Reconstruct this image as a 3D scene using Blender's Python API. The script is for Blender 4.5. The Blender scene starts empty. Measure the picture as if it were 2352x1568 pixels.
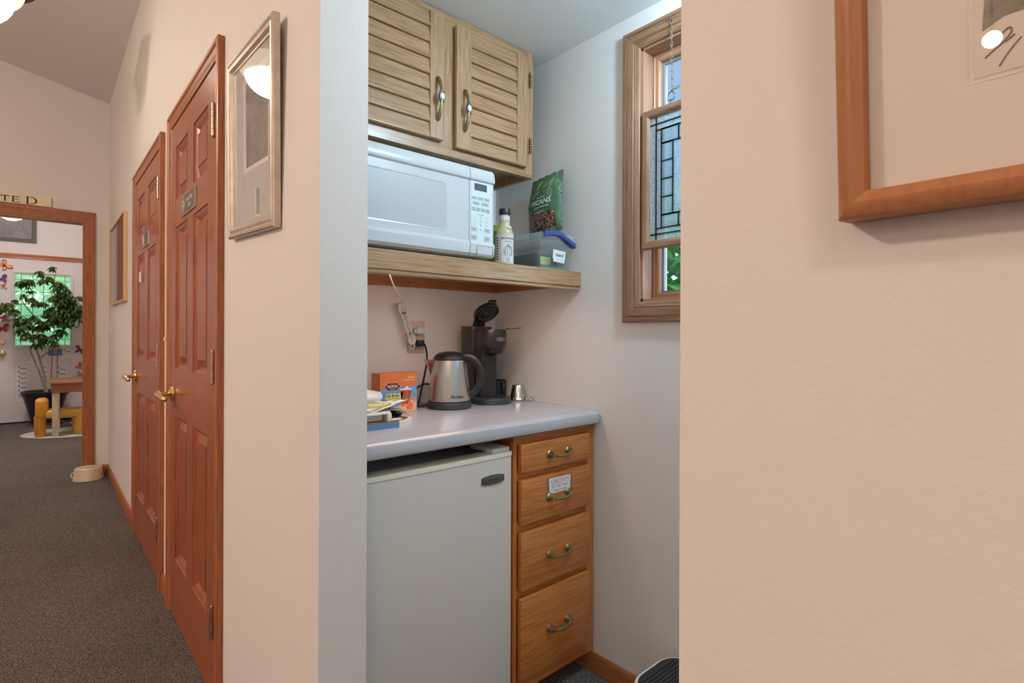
import bpy, bmesh, math, random
from mathutils import Vector, Matrix, noise
R = math.radians
PI = math.pi
scene = bpy.context.scene
COL = scene.collection
random.seed(7)

# ------------------------------------------------------------------ helpers
OFF = {}

def tag(o, label=None, cat=None, group=None, kind=None):
    if label: o['label'] = label
    if cat: o['category'] = cat
    if group: o['group'] = group
    if kind: o['kind'] = kind
    return o

def thing(name, loc, label=None, cat=None, rotz=0.0, group=None, kind=None, local=False):
    """Empty at the base of a thing; children are built in world coordinates unless local."""
    o = bpy.data.objects.new(name, None)
    o.empty_display_size = 0.05
    COL.objects.link(o)
    o.location = loc
    o.rotation_euler = (0, 0, rotz)
    OFF[o.name] = Vector((0, 0, 0)) if local else Vector(loc)
    return tag(o, label, cat, group, kind)

def Fr(o, ux, uy):
    ux = Vector(ux).normalized(); uy = Vector(uy).normalized()
    n = ux.cross(uy)
    m = Matrix.Identity(4)
    for i in range(3):
        m[i][0] = ux[i]; m[i][1] = uy[i]; m[i][2] = n[i]; m[i][3] = Vector(o)[i]
    return m

# faces seen from the corridor (normal -X): right is -Y ; faces of the nook back (normal -Y): right is +X
def FX(x, y, z): return Fr((x, y, z), (0, -1, 0), (0, 0, 1))
def FY(x, y, z): return Fr((x, y, z), (1, 0, 0), (0, 0, 1))
def FT(x, y, z, a=0.0): return Fr((x, y, z), (math.cos(a), math.sin(a), 0), (-math.sin(a), math.cos(a), 0))

class MB:
    def __init__(self, frame=None):
        self.bm = bmesh.new(); self.f = frame
    def _add(self, b):
        me = bpy.data.meshes.new('tmp'); b.to_mesh(me); b.free()
        if self.f is not None: me.transform(self.f)
        self.bm.from_mesh(me); bpy.data.meshes.remove(me)
        return self
    def box(self, x0, x1, y0, y1, z0, z1, bev=0.0, seg=2):
        return self.obox(((x0+x1)/2, (y0+y1)/2, (z0+z1)/2), (abs(x1-x0), abs(y1-y0), abs(z1-z0)), None, bev, seg)
    def obox(self, c, s, rot=None, bev=0.0, seg=2):
        b = bmesh.new(); bmesh.ops.create_cube(b, size=1.0)
        for v in b.verts: v.co = Vector((v.co.x*s[0], v.co.y*s[1], v.co.z*s[2]))
        if bev > 0:
            bmesh.ops.bevel(b, geom=list(b.edges), offset=min(bev, min(s)*0.45), segments=seg, profile=0.5, affect='EDGES')
        m = Matrix.Translation(Vector(c))
        if rot is not None: m = m @ rot.to_4x4()
        b.transform(m)
        return self._add(b)
    def lathe(self, prof, c=(0, 0, 0), n=32, rot=None, sx=1.0, sy=1.0, cap=True):
        b = bmesh.new(); rings = []
        for r, z in prof:
            if r < 1e-6: rings.append([b.verts.new((0, 0, z))])
            else: rings.append([b.verts.new((r*sx*math.cos(2*PI*i/n), r*sy*math.sin(2*PI*i/n), z)) for i in range(n)])
        for A, B in zip(rings, rings[1:]):
            for i in range(n):
                j = (i+1) % n
                if len(A) == 1 and len(B) == 1: continue
                if len(A) == 1: b.faces.new((A[0], B[j], B[i]))
                elif len(B) == 1: b.faces.new((A[i], A[j], B[0]))
                else: b.faces.new((A[i], A[j], B[j], B[i]))
        if cap:
            for rg in (rings[0], rings[-1]):
                if len(rg) > 2: b.faces.new(rg)
        bmesh.ops.recalc_face_normals(b, faces=list(b.faces))
        m = Matrix.Translation(Vector(c))
        if rot is not None: m = m @ rot.to_4x4()
        b.transform(m)
        return self._add(b)
    def cyl(self, p0, p1, r0, r1=None, n=16):
        p0 = Vector(p0); p1 = Vector(p1); d = p1-p0
        q = Vector((0, 0, 1)).rotation_difference(d).to_matrix()
        return self.lathe([(r0, 0), (r0 if r1 is None else r1, d.length)], p0, n, q)
    def ball(self, c, r, s=(1, 1, 1), n=16, rot=None):
        b = bmesh.new(); bmesh.ops.create_uvsphere(b, u_segments=n, v_segments=max(6, n//2), radius=r)
        for v in b.verts: v.co = Vector((v.co.x*s[0], v.co.y*s[1], v.co.z*s[2]))
        m = Matrix.Translation(Vector(c))
        if rot is not None: m = m @ rot.to_4x4()
        b.transform(m)
        return self._add(b)
    def tube(self, pts, r, n=8, closed=False, flat=1.0, smooth=0):
        P = [Vector(p) for p in pts]
        rs = list(r) if isinstance(r, (list, tuple)) else [r]*len(P)
        if smooth:
            Q = []; S = []; m = len(P)
            for i in range(m if closed else m-1):
                p0 = P[(i-1) % m] if (closed or i > 0) else P[i]
                p1 = P[i]; p2 = P[(i+1) % m]
                p3 = P[(i+2) % m] if (closed or i+2 < m) else p2
                for k in range(smooth):
                    t = k/smooth
                    Q.append(0.5*((2*p1)+(p2-p0)*t+(2*p0-5*p1+4*p2-p3)*t*t+(3*p1-p0-3*p2+p3)*t**3))
                    S.append(rs[i]*(1-t)+rs[(i+1) % m]*t)
            if not closed: Q.append(P[-1]); S.append(rs[-1])
            P, rs = Q, S
        b = bmesh.new(); rings = []; m = len(P); up = None
        for i in range(m):
            a = P[(i-1) % m] if (closed or i > 0) else P[i]
            c = P[(i+1) % m] if (closed or i < m-1) else P[i]
            d = (c-a)
            if d.length < 1e-9: d = Vector((0, 0, 1))
            d.normalize()
            if up is None:
                up = Vector((0, 0, 1)) if abs(d.z) < 0.9 else Vector((1, 0, 0))
            s = d.cross(up)
            if s.length < 1e-6: s = d.orthogonal()
            s.normalize(); up = s.cross(d).normalized()
            rings.append([b.verts.new(P[i]+(s*math.cos(2*PI*k/n)+up*math.sin(2*PI*k/n)*flat)*rs[i]) for k in range(n)])
        for i in range(m if closed else m-1):
            A = rings[i]; B = rings[(i+1) % m]
            for k in range(n): b.faces.new((A[k], A[(k+1) % n], B[(k+1) % n], B[k]))
        if not closed:
            b.faces.new(rings[0]); b.faces.new(rings[-1])
        bmesh.ops.recalc_face_normals(b, faces=list(b.faces))
        return self._add(b)
    def prism(self, poly, d0, d1, bev=0.0, seg=2):
        """polygon in local xy extruded from d0 to d1 along local z"""
        b = bmesh.new()
        A = [b.verts.new((p[0], p[1], d0)) for p in poly]
        B = [b.verts.new((p[0], p[1], d1)) for p in poly]
        n = len(poly)
        b.faces.new(A[::-1]); top = b.faces.new(B)
        for i in range(n): b.faces.new((A[i], A[(i+1) % n], B[(i+1) % n], B[i]))
        bmesh.ops.recalc_face_normals(b, faces=list(b.faces))
        if bev > 0: bmesh.ops.bevel(b, geom=list(top.edges), offset=bev, segments=seg, profile=0.5, affect='EDGES')
        return self._add(b)
    def loft(self, rings, closed=True, cap0=True, cap1=True):
        b = bmesh.new()
        V = [[b.verts.new(p) for p in r] for r in rings]
        n = len(V[0])
        for A, B in zip(V, V[1:]):
            for i in range(n if closed else n-1):
                b.faces.new((A[i], A[(i+1) % n], B[(i+1) % n], B[i]))
        if cap0 and closed: b.faces.new(V[0][::-1])
        if cap1 and closed: b.faces.new(V[-1])
        bmesh.ops.recalc_face_normals(b, faces=list(b.faces))
        return self._add(b)
    def rings(self, a0, a1, b0, b1, lst, cap=True):
        """nested rectangles: lst of (inset, height) along local z"""
        rg = [[(a0+i, b0+i, h), (a1-i, b0+i, h), (a1-i, b1-i, h), (a0+i, b1-i, h)] for i, h in lst]
        b = bmesh.new()
        V = [[b.verts.new(p) for p in r] for r in rg]
        for A, B in zip(V, V[1:]):
            for i in range(4): b.faces.new((A[i], A[(i+1) % 4], B[(i+1) % 4], B[i]))
        if cap: b.faces.new(V[-1])
        return self._add(b)
    def frame(self, a0, a1, b0, b1, prof):
        """closed mitred frame, prof = closed loop of (inset, height)"""
        b = bmesh.new()
        V = [[b.verts.new(p) for p in ((a0+i, b0+i, h), (a1-i, b0+i, h), (a1-i, b1-i, h), (a0+i, b1-i, h))] for i, h in prof]
        m = len(V)
        for q in range(m):
            A = V[q]; B = V[(q+1) % m]
            for i in range(4): b.faces.new((A[i], A[(i+1) % 4], B[(i+1) % 4], B[i]))
        bmesh.ops.recalc_face_normals(b, faces=list(b.faces))
        return self._add(b)
    def casing(self, a0, a1, bt, prof, b0=0.0):
        """three sided mitred casing round an opening whose outer edges are a0,a1,bt"""
        b = bmesh.new()
        V = [[b.verts.new(p) for p in ((a0+i, b0, h), (a0+i, bt-i, h), (a1-i, bt-i, h), (a1-i, b0, h))] for i, h in prof]
        m = len(V)
        for q in range(m):
            A = V[q]; B = V[(q+1) % m]
            for i in range(3): b.faces.new((A[i], A[i+1], B[i+1], B[i]))
        b.faces.new([v[0] for v in V]); b.faces.new([v[3] for v in V])
        bmesh.ops.recalc_face_normals(b, faces=list(b.faces))
        return self._add(b)
    def quad(self, *p):
        b = bmesh.new(); b.faces.new([b.verts.new(q) for q in p])
        return self._add(b)
    def text(self, s, size, x=0, y=0, z=0, ext=0.0003, align='CENTER', sx=1.0, shear=0.0, bold=0.0, spacing=1.0):
        cu = bpy.data.curves.new('tmp', 'FONT'); cu.body = s; cu.size = size; cu.align_x = align; cu.align_y = 'CENTER'
        cu.extrude = ext; cu.shear = shear; cu.offset = bold; cu.resolution_u = 3; cu.space_character = spacing
        ob = bpy.data.objects.new('tmp', cu); COL.objects.link(ob)
        dg = bpy.context.evaluated_depsgraph_get(); dg.update()
        me = bpy.data.meshes.new_from_object(ob.evaluated_get(dg))
        me.transform(Matrix.Translation((x, y, z)) @ Matrix.Diagonal((sx, 1, 1, 1)))
        if self.f is not None: me.transform(self.f)
        self.bm.from_mesh(me)
        bpy.data.objects.remove(ob); bpy.data.curves.remove(cu); bpy.data.meshes.remove(me)
        return self
    def build(self, name, mat, parent=None, smooth=35, label=None):
        me = bpy.data.meshes.new(name)
        self.bm.to_mesh(me); self.bm.free()
        o = bpy.data.objects.new(name, me)
        COL.objects.link(o)
        if parent is not None:
            off = OFF.get(parent.name, Vector((0, 0, 0)))
            me.transform(Matrix.Translation(-off))
            o.parent = parent; OFF[o.name] = off
        else:
            vs = [v.co for v in me.vertices]
            c = Vector(((min(v.x for v in vs)+max(v.x for v in vs))/2, (min(v.y for v in vs)+max(v.y for v in vs))/2, min(v.z for v in vs)))
            me.transform(Matrix.Translation(-c)); o.location = c; OFF[o.name] = c
        if smooth:
            for p in me.polygons: p.use_smooth = True
            me.set_sharp_from_angle(angle=R(smooth))
        for m in (mat if isinstance(mat, (list, tuple)) else [mat]): me.materials.append(m)
        if label: o['label'] = label
        return o

def pieces(b, name, mat, parent=None, smooth=0, gap=0.0004):
    """build every separate piece of b as a part of its own"""
    bm = b.bm; bm.verts.index_update(); bm.verts.ensure_lookup_table(); seen = {}; isl = []
    for v in bm.verts:
        if v.index in seen: continue
        st = [v]; seen[v.index] = len(isl); cur = []
        while st:
            q = st.pop(); cur.append(q.index)
            for e in q.link_edges:
                w_ = e.other_vert(q)
                if w_.index not in seen: seen[w_.index] = len(isl); st.append(w_)
        isl.append(cur)
    bx = []
    for cur in isl:
        P = [bm.verts[i].co for i in cur]
        bx.append([min(p[k] for p in P) for k in range(3)]+[max(p[k] for p in P) for k in range(3)])
    g = list(range(len(isl)))
    def root(i):
        while g[i] != i: i = g[i]
        return i
    for i in range(len(isl)):
        for j in range(i):
            if all(bx[i][k] <= bx[j][k+3]+gap and bx[j][k] <= bx[i][k+3]+gap for k in range(3)): g[root(i)] = root(j)
    out = []
    for r in sorted(set(root(i) for i in range(len(isl)))):
        nb = MB(); nb.bm.free(); nb.bm = bm.copy(); nb.bm.verts.index_update()
        bmesh.ops.delete(nb.bm, geom=[v for v in nb.bm.verts if root(seen[v.index]) != r], context='VERTS')
        out.append(nb.build(name, mat, parent, smooth))
    bm.free()
    return out

def dup(root, loc=None, rotz=None, label=None, group=None):
    r = root.copy(); COL.objects.link(r)
    if loc is not None: r.location = loc
    if rotz is not None: r.rotation_euler = (0, 0, rotz)
    if label: r['label'] = label
    if group: r['group'] = group
    for ch in list(root.children):
        c = ch.copy(); COL.objects.link(c); c.parent = r
        for g in list(ch.children):
            d = g.copy(); COL.objects.link(d); d.parent = c
    return r

# ------------------------------------------------------------------ materials
def s2l(c):
    return tuple(((x/255)/12.92 if x/255 <= 0.04045 else ((x/255+0.055)/1.055)**2.4) for x in c)

class Mat:
    def __init__(self, name):
        self.m = bpy.data.materials.new(name); self.m.use_nodes = True
        self.nt = self.m.node_tree; self.N = self.nt.nodes; self.L = self.nt.links
        self.p = self.N['Principled BSDF']; self.out = self.N['Material Output']
    def n(self, t, **kw):
        o = self.N.new(t)
        for k, v in kw.items():
            if k in o.inputs: o.inputs[k].default_value = v
            else: setattr(o, k, v)
        return o
    def link(self, a, b): self.L.new(a, b)
    def coord(self, scale=(1, 1, 1), rot=(0, 0, 0), which='Object'):
        t = self.n('ShaderNodeTexCoord'); mp = self.n('ShaderNodeMapping')
        mp.inputs['Scale'].default_value = scale; mp.inputs['Rotation'].default_value = rot
        self.link(t.outputs[which], mp.inputs['Vector'])
        return mp.outputs['Vector']
    def ramp(self, fac, stops):
        r = self.n('ShaderNodeValToRGB'); e = r.color_ramp.elements
        while len(e) < len(stops): e.new(0.5)
        for i, (p, c) in enumerate(stops):
            e[i].position = p; e[i].color = (*c, 1) if len(c) == 3 else c
        self.link(fac, r.inputs['Fac'])
        return r.outputs['Color']
    def noise(self, vec, scale=5, detail=4, rough=0.5, dist=0.0):
        t = self.n('ShaderNodeTexNoise'); t.inputs['Scale'].default_value = scale; t.inputs['Detail'].default_value = detail
        t.inputs['Roughness'].default_value = rough; t.inputs['Distortion'].default_value = dist
        if vec is not None: self.link(vec, t.inputs['Vector'])
        return t.outputs['Fac']
    def mix(self, fac, a, b, mode='MIX'):
        x = self.n('ShaderNodeMix', data_type='RGBA', blend_type=mode)
        for key, val in ((0, fac), (6, a), (7, b)):
            if isinstance(val, (int, float)): x.inputs[key].default_value = val
            elif isinstance(val, tuple): x.inputs[key].default_value = (*val[:3], 1)
            else: self.link(val, x.inputs[key])
        return x.outputs[2]
    def bump(self, h, strength=0.2, dist=0.01):
        b = self.n('ShaderNodeBump'); b.inputs['Strength'].default_value = strength; b.inputs['Distance'].default_value = dist
        self.link(h, b.inputs['Height']); self.link(b.outputs['Normal'], self.p.inputs['Normal'])
        return b.outputs['Normal']
    def set(self, color=None, rough=0.5, metal=0.0, **kw):
        if color is not None:
            if isinstance(color, tuple): self.p.inputs['Base Color'].default_value = (*color[:3], 1)
            else: self.link(color, self.p.inputs['Base Color'])
        self.p.inputs['Roughness'].default_value = rough; self.p.inputs['Metallic'].default_value = metal
        for k, v in kw.items():
            self.p.inputs[k.replace('_', ' ')].default_value = v
        return self

def plain(name, col, rough=0.5, metal=0.0, var=0.05, scale=30, bump=0.0, **kw):
    M = Mat(name); v = M.coord()
    f = M.noise(v, scale, 3)
    a = tuple(max(0, c*(1-var)) for c in col); b = tuple(min(1, c*(1+var)) for c in col)
    M.set(M.ramp(f, [(0.3, a), (0.7, b)]), rough, metal, **kw)
    if bump: M.bump(f, bump, 0.002)
    return M.m

def wood(name, light, dark, axis='Z', rough=0.4, spec=0.5, ring=9.0, contrast=1.0, coat=0.0, pore=0.5):
    """grain runs along axis"""
    M = Mat(name)
    k = 0.045
    sc = {'X': (k, 1, 1), 'Y': (1, k, 1), 'Z': (1, 1, k)}[axis]
    v = M.coord(sc)
    sc2 = {'X': (0.16, 1, 1), 'Y': (1, 0.16, 1), 'Z': (1, 1, 0.16)}[axis]
    v2 = M.coord(sc2)
    fig = M.noise(v2, 4.0, 2, 0.5, 0.3)
    mul = M.n('ShaderNodeMath', operation='MULTIPLY'); M.link(fig, mul.inputs[0]); mul.inputs[1].default_value = ring
    fr = M.n('ShaderNodeMath', operation='FRACT'); M.link(mul.outputs[0], fr.inputs[0])
    cath = M.ramp(fr.outputs[0], [(0.0, (0.25,)*3), (0.12, (0.75,)*3), (0.8, (1,)*3), (1.0, (0.25,)*3)])
    fine = M.noise(v, 170, 3, 0.6)
    pores = M.ramp(fine, [(0.38, (0,)*3), (0.55, (1,)*3)])
    broad = M.noise(v, 14, 2)
    base = M.mix(broad, tuple(l*0.88 for l in light), light)
    mid = tuple(l*0.5+d*0.5 for l, d in zip(light, dark))
    c1 = M.mix(M.mix(contrast, (1, 1, 1), cath), mid, base)
    c2 = M.mix(M.mix(pore, (1, 1, 1), pores), dark, c1)
    M.set(c2, rough, 0.0, Specular_IOR_Level=spec, Coat_Weight=coat, Coat_Roughness=0.18)
    M.bump(pores, 0.12, 0.0008)
    return M.m

def clear_glass(name, tint=(1, 1, 1), f0=0.04, rough=0.0, bump_scale=0, bump=0.0, milky=0.0, milk=(0.8, 0.85, 0.85)):
    M = Mat(name); N = M.N
    tr = M.n('ShaderNodeBsdfTransparent'); tr.inputs['Color'].default_value = (*tint, 1)
    gl = M.n('ShaderNodeBsdfGlossy'); gl.inputs['Roughness'].default_value = rough
    lw = M.n('ShaderNodeLayerWeight'); lw.inputs['Blend'].default_value = 0.5
    pw = M.n('ShaderNodeMath', operation='POWER'); M.link(lw.outputs['Facing'], pw.inputs[0]); pw.inputs[1].default_value = 5.0
    fr = M.n('ShaderNodeMath', operation='MULTIPLY_ADD'); M.link(pw.outputs[0], fr.inputs[0]); fr.inputs[1].default_value = 0.6; fr.inputs[2].default_value = f0
    mx = M.n('ShaderNodeMixShader')
    if bump_scale:
        nz = M.noise(M.coord(), bump_scale, 2)
        b = M.n('ShaderNodeBump'); b.inputs['Strength'].default_value = bump; b.inputs['Distance'].default_value = 0.004
        M.link(nz, b.inputs['Height']); M.link(b.outputs['Normal'], gl.inputs['Normal']); M.link(b.outputs['Normal'], lw.inputs['Normal'])
    M.link(fr.outputs[0], mx.inputs[0]); M.link(tr.outputs[0], mx.inputs[1]); M.link(gl.outputs[0], mx.inputs[2])
    last = mx.outputs[0]
    if milky:
        tl = M.n('ShaderNodeBsdfTranslucent'); tl.inputs['Color'].default_value = (*milk, 1)
        df = M.n('ShaderNodeBsdfDiffuse'); df.inputs['Color'].default_value = (*milk, 1)
        ad = M.n('ShaderNodeMixShader'); ad.inputs[0].default_value = 0.5
        M.link(tl.outputs[0], ad.inputs[1]); M.link(df.outputs[0], ad.inputs[2])
        m2 = M.n('ShaderNodeMixShader'); m2.inputs[0].default_value = milky
        if bump_scale:
            M.link(M.ramp(nz, [(0.3, (max(0, milky-0.14),)*3), (0.7, (min(1, milky+0.14),)*3)]), m2.inputs[0])
        M.link(last, m2.inputs[1]); M.link(ad.outputs[0], m2.inputs[2]); last = m2.outputs[0]
    M.link(last, M.out.inputs['Surface'])
    N.remove(M.p)
    return M.m

def emit(name, col, strength, base=(0.9, 0.9, 0.88)):
    M = Mat(name)
    f = M.noise(M.coord(), 6, 2)
    M.link(M.ramp(f, [(0.2, tuple(c*0.97 for c in col)), (0.8, col)]), M.p.inputs['Emission Color'])
    M.set(base, 0.3); M.p.inputs['Emission Strength'].default_value = strength
    return M.m

def paint(name, col, bs=0.11, sc=120, stain=0.05):
    M = Mat(name); v = M.coord()
    big = M.noise(v, 1.3, 3, 0.6)
    c = M.ramp(big, [(0.25, tuple(x*(1-stain) for x in col)), (0.7, col)])
    sp = M.noise(M.coord((1, 1, 0.35)), 42, 3, 0.65)
    spots = M.ramp(sp, [(0.765, (1, 1, 1)), (0.80, (0.72, 0.70, 0.68))])
    M.set(M.mix(1.0, c, spots, 'MULTIPLY'), 0.6, Specular_IOR_Level=0.3)
    h = M.noise(v, sc, 3, 0.55)
    M.bump(h, bs, 0.004)
    return M.m

WALLC = (0.80, 0.765, 0.725)
m_wall = paint('wall_paint', WALLC)
m_ceil = paint('ceiling_paint', (0.78, 0.755, 0.72), 0.35, 60, 0.02)
m_nceil = paint('nook_ceiling_paint', (0.80, 0.80, 0.79), 0.1, 100, 0.03)

def carpet_mat():
    M = Mat('carpet'); v = M.coord()
    n1 = M.noise(v, 260, 2, 0.7); n2 = M.noise(v, 110, 3, 0.6); n3 = M.noise(v, 2.2, 3)
    c = M.ramp(n1, [(0.36, (0.045, 0.038, 0.036)), (0.5, (0.135, 0.115, 0.105)), (0.66, (0.34, 0.295, 0.26))])
    c2 = M.mix(0.65, c, M.ramp(n2, [(0.35, (0.55,)*3), (0.65, (1.25,)*3)]), 'MULTIPLY')
    c3 = M.mix(1.0, c2, M.ramp(n3, [(0.3, (0.88,)*3), (0.7, (1.08,)*3)]), 'MULTIPLY')
    M.set(c3, 0.95, Specular_IOR_Level=0.1)
    M.bump(n1, 0.7, 0.006)
    return M.m
m_carpet = carpet_mat()

CH_L, CH_D = (0.39, 0.105, 0.038), (0.13, 0.026, 0.008)
m_doorZ = wood('cherry_door_z', CH_L, CH_D, 'Z', 0.30, 0.5, 8, 0.68, 0.12, 0.6)
m_doorY = wood('cherry_door_y', CH_L, CH_D, 'Y', 0.30, 0.5, 11, 0.75, 0.12, 0.35)
TR_L, TR_D = (0.44, 0.148, 0.056), (0.17, 0.042, 0.014)
m_trimZ = wood('trim_oak_z', TR_L, TR_D, 'Z', 0.35, 0.5, 8, 0.55, 0.1, 0.5)
m_trimY = wood('trim_oak_y', TR_L, TR_D, 'Y', 0.35, 0.5, 8, 0.55, 0.1, 0.5)
m_trimX = wood('trim_oak_x', TR_L, TR_D, 'X', 0.35, 0.5, 8, 0.55, 0.1, 0.5)
OK_L, OK_D = (0.49, 0.295, 0.152), (0.27, 0.135, 0.058)
m_oakX = wood('pale_oak_x', OK_L, OK_D, 'X', 0.33, 0.5, 10, 0.7, 0.15, 0.75)
m_oakZ = wood('pale_oak_z', OK_L, OK_D, 'Z', 0.33, 0.5, 10, 0.7, 0.15, 0.75)
m_oakY = wood('pale_oak_y', OK_L, OK_D, 'Y', 0.33, 0.5, 10, 0.7, 0.15, 0.75)
HO_L, HO_D = (0.60, 0.215, 0.05), (0.28, 0.078, 0.015)
m_honX = wood('honey_oak_x', HO_L, HO_D, 'X', 0.36, 0.45, 12, 0.6, 0.1, 0.6)
m_honZ = wood('honey_oak_z', HO_L, HO_D, 'Z', 0.36, 0.45, 8, 0.5, 0.1, 0.6)
m_honY = wood('honey_oak_y', HO_L, HO_D, 'Y', 0.36, 0.45, 8, 0.5, 0.1, 0.6)
WN_L, WN_D = (0.36, 0.195, 0.108), (0.15, 0.066, 0.031)
m_winZ = wood('window_oak_z', WN_L, WN_D, 'Z', 0.4, 0.4, 9, 0.4, 0.05, 0.55)
m_winY = wood('window_oak_y', WN_L, WN_D, 'Y', 0.4, 0.4, 9, 0.9, 0.05, 0.7)
m_sashZ = wood('sash_pine_z', (0.50, 0.25, 0.14), (0.30, 0.12, 0.05), 'Z', 0.4, 0.4, 5, 0.3, 0.05, 0.3)
m_brass = plain('polished_brass', (0.86, 0.62, 0.30), 0.16, 1.0, 0.04)
m_antbrass = plain('antique_brass', (0.34, 0.29, 0.15), 0.34, 1.0, 0.2, 60)
m_hinge = plain('hinge_brass', (0.52, 0.43, 0.31), 0.33, 1.0, 0.15, 60)
m_pewter = plain('dark_pewter', (0.16, 0.17, 0.17), 0.4, 1.0, 0.3, 120)
m_porc = plain('porcelain', (0.82, 0.83, 0.80), 0.18)
m_white = plain('white_plastic', (0.64, 0.655, 0.665), 0.32, 0, 0.006)
m_fridge = plain('fridge_white', (0.63, 0.57, 0.515), 0.32, 0, 0.015, 3, 0.02)
m_cream = plain('cream_plastic', (0.78, 0.75, 0.62), 0.4)
m_counter = plain('counter_laminate', (0.46, 0.445, 0.465), 0.22, 0, 0.02, 200, 0, Coat_Weight=0.15)
m_black = plain('black_plastic', (0.016, 0.015, 0.015), 0.38)
m_blackg = plain('dark_grey_plastic', (0.040, 0.037, 0.040), 0.42)
m_rubber = plain('black_rubber', (0.022, 0.022, 0.024), 0.6, 0, 0.2, 100)
m_dark = plain('dark_recess', (0.02, 0.018, 0.017), 0.7)
m_silver = plain('silver_frame_leaf', (0.60, 0.52, 0.45), 0.38, 0.75, 0.12, 25)
m_mat = plain('picture_mat', (0.56, 0.55, 0.54), 0.8)
m_matw = plain('white_bevel', (0.76, 0.75, 0.73), 0.8)
m_paper = plain('paper_white', (0.84, 0.83, 0.82), 0.7)
m_ink = plain('ink_black', (0.03, 0.025, 0.025), 0.6)
m_glass = clear_glass('picture_glass')
m_wglass = clear_glass('window_glass', (0.92, 0.96, 0.97))

def steel_mat():
    M = Mat('brushed_steel'); v = M.coord((1, 1, 30))
    n = M.noise(v, 40, 3)
    M.set(M.ramp(n, [(0.3, (0.50, 0.48, 0.45)), (0.7, (0.62, 0.60, 0.57))]), 0.27, 1.0, Anisotropic=0.5)
    M.bump(n, 0.05, 0.0006)
    return M.m
m_steel = steel_mat()
m_chrome = plain('worn_steel', (0.55, 0.52, 0.47), 0.22, 1.0, 0.1, 60)

# ------------------------------------------------------------------ the setting
XW = 0.425            # corridor face of the corridor wall
XB = 0.53             # its nook face
YB = 1.76             # nook back wall
XR = 1.455            # nook right wall
ZC = 0.914            # counter top
ZN = 2.222            # nook ceiling
YH = 5.6              # far end wall of the hall
HX0, HY0 = -3.2, -3.0
CS = 0.215            # ceiling slope
def zc(x): return 3.09+CS*(XW-x)

def struct(name, mb, mat, smooth=0):
    o = mb.build(name, mat, None, smooth); o['kind'] = 'structure'; return o

struct('floor', MB().box(HX0-0.1, 2.2, HY0-0.1, 9.6, -0.08, 0.0), m_carpet)

w = MB()
zt = 3.11
D1 = (1.89, 2.655); D2 = (2.952, 3.822); DT = 2.034
w.box(XW, XB, HY0, 0.257, 0, zt)                    # right of the nook opening
w.box(XW, XB, 0.257, 1.076, ZN+0.0, zt)             # header over the opening
w.box(XW, XB, 1.076, D1[0]-0.018, 0, zt)
w.box(XW, XB, D1[0]-0.018, D1[1]+0.018, DT+0.018, zt)
w.box(XW+0.06, XB, D1[0]-0.018, D1[1]+0.018, 0, DT+0.018)
w.box(XW, XB, D1[1]+0.018, D2[0]-0.018, 0, zt)
w.box(XW, XB, D2[0]-0.018, D2[1]+0.018, DT+0.018, zt)
w.box(XW+0.06, XB, D2[0]-0.018, D2[1]+0.018, 0, DT+0.018)
w.box(XW, XB, D2[1]+0.018, YH+0.12, 0, zt)
struct('wall_right', w, m_wall)

# end wall with the doorway to the room beyond
DX0, DX1, DZ = -0.62, 0.275, 2.085
def endwall(x0, x1, z0, slope=True):
    return [(x0, z0), (x1, z0), (x1, zc(x1)+0.02), (x0, zc(x0)+0.02)]
w = MB(Fr((0, YH, 0), (1, 0, 0), (0, 0, 1)))
w.prism(endwall(HX0, DX0, 0), -0.12, 0); w.prism(endwall(DX1, XW+0.02, 0), -0.12, 0); w.prism(endwall(DX0, DX1, DZ), -0.12, 0)
struct('wall_end', w, m_wall)
struct('wall_left', MB().box(HX0-0.1, HX0, HY0, YH, 0, zc(HX0)+0.02), m_wall)
w = MB(Fr((0, HY0, 0), (1, 0, 0), (0, 0, 1))); w.prism([(HX0, 0), (XB, 0), (XB, 3.1), (HX0, zc(HX0)+0.02)], 0, 0.1)
struct('wall_rear', w, m_wall)
w = MB(Fr((0, YH, 0), (1, 0, 0), (0, 0, 1)))
w.prism([(HX0-0.1, zc(HX0-0.1)), (XB, zc(XB)), (XB, zc(XB)+0.1), (HX0-0.1, zc(HX0-0.1)+0.1)], 0.0, YH-HY0+0.1)
struct('ceiling', w, m_ceil)

# nook
NY0 = -0.85
WY0, WY1, WZ0, WZ1 = 0.36, 1.022, 1.283, 2.098      # window opening
struct('wall_back', MB().box(XB, XR+0.16, YB, YB+0.1, 0, ZN+0.1), m_wall)
w = MB()
w.box(XR, XR+0.15, WY1, YB, 0, ZN+0.1); w.box(XR, XR+0.15, NY0, WY0, 0, ZN+0.1)
w.box(XR, XR+0.15, WY0, WY1, 0, WZ0); w.box(XR, XR+0.15, WY0, WY1, WZ1, ZN+0.1)
struct('wall_window', w, m_wall)
struct('wall_front', MB().box(XB, XR+0.15, NY0-0.1, NY0, 0, ZN+0.1), m_wall)
struct('ceiling_nook', MB().box(XB, XR, NY0, YB, ZN, ZN+0.1), m_nceil)

# room beyond the hall
RY = 9.38
struct('wall_entry', MB().box(-1.6, -0.44, RY, RY+0.12, 0, 3.3).box(0.48, 1.6, RY, RY+0.12, 0, 3.3).box(-0.44, 0.48, RY, RY+0.12, 2.115, 3.3), m_wall)
struct('wall_entry_left', MB().box(-1.7, -1.6, YH+0.12, RY+0.12, 0, 3.3), m_wall)
struct('wall_entry_right', MB().box(1.6, 1.7, YH+0.12, RY+0.12, 0, 3.3), m_wall)
struct('ceiling_entry', MB().box(-1.7, 1.7, YH+0.12, RY+0.12, 3.3, 3.4), m_ceil)
struct('wall_entry_front', MB().box(XW, 1.7, YH, YH+0.12, 0, 3.3), m_wall)

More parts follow.
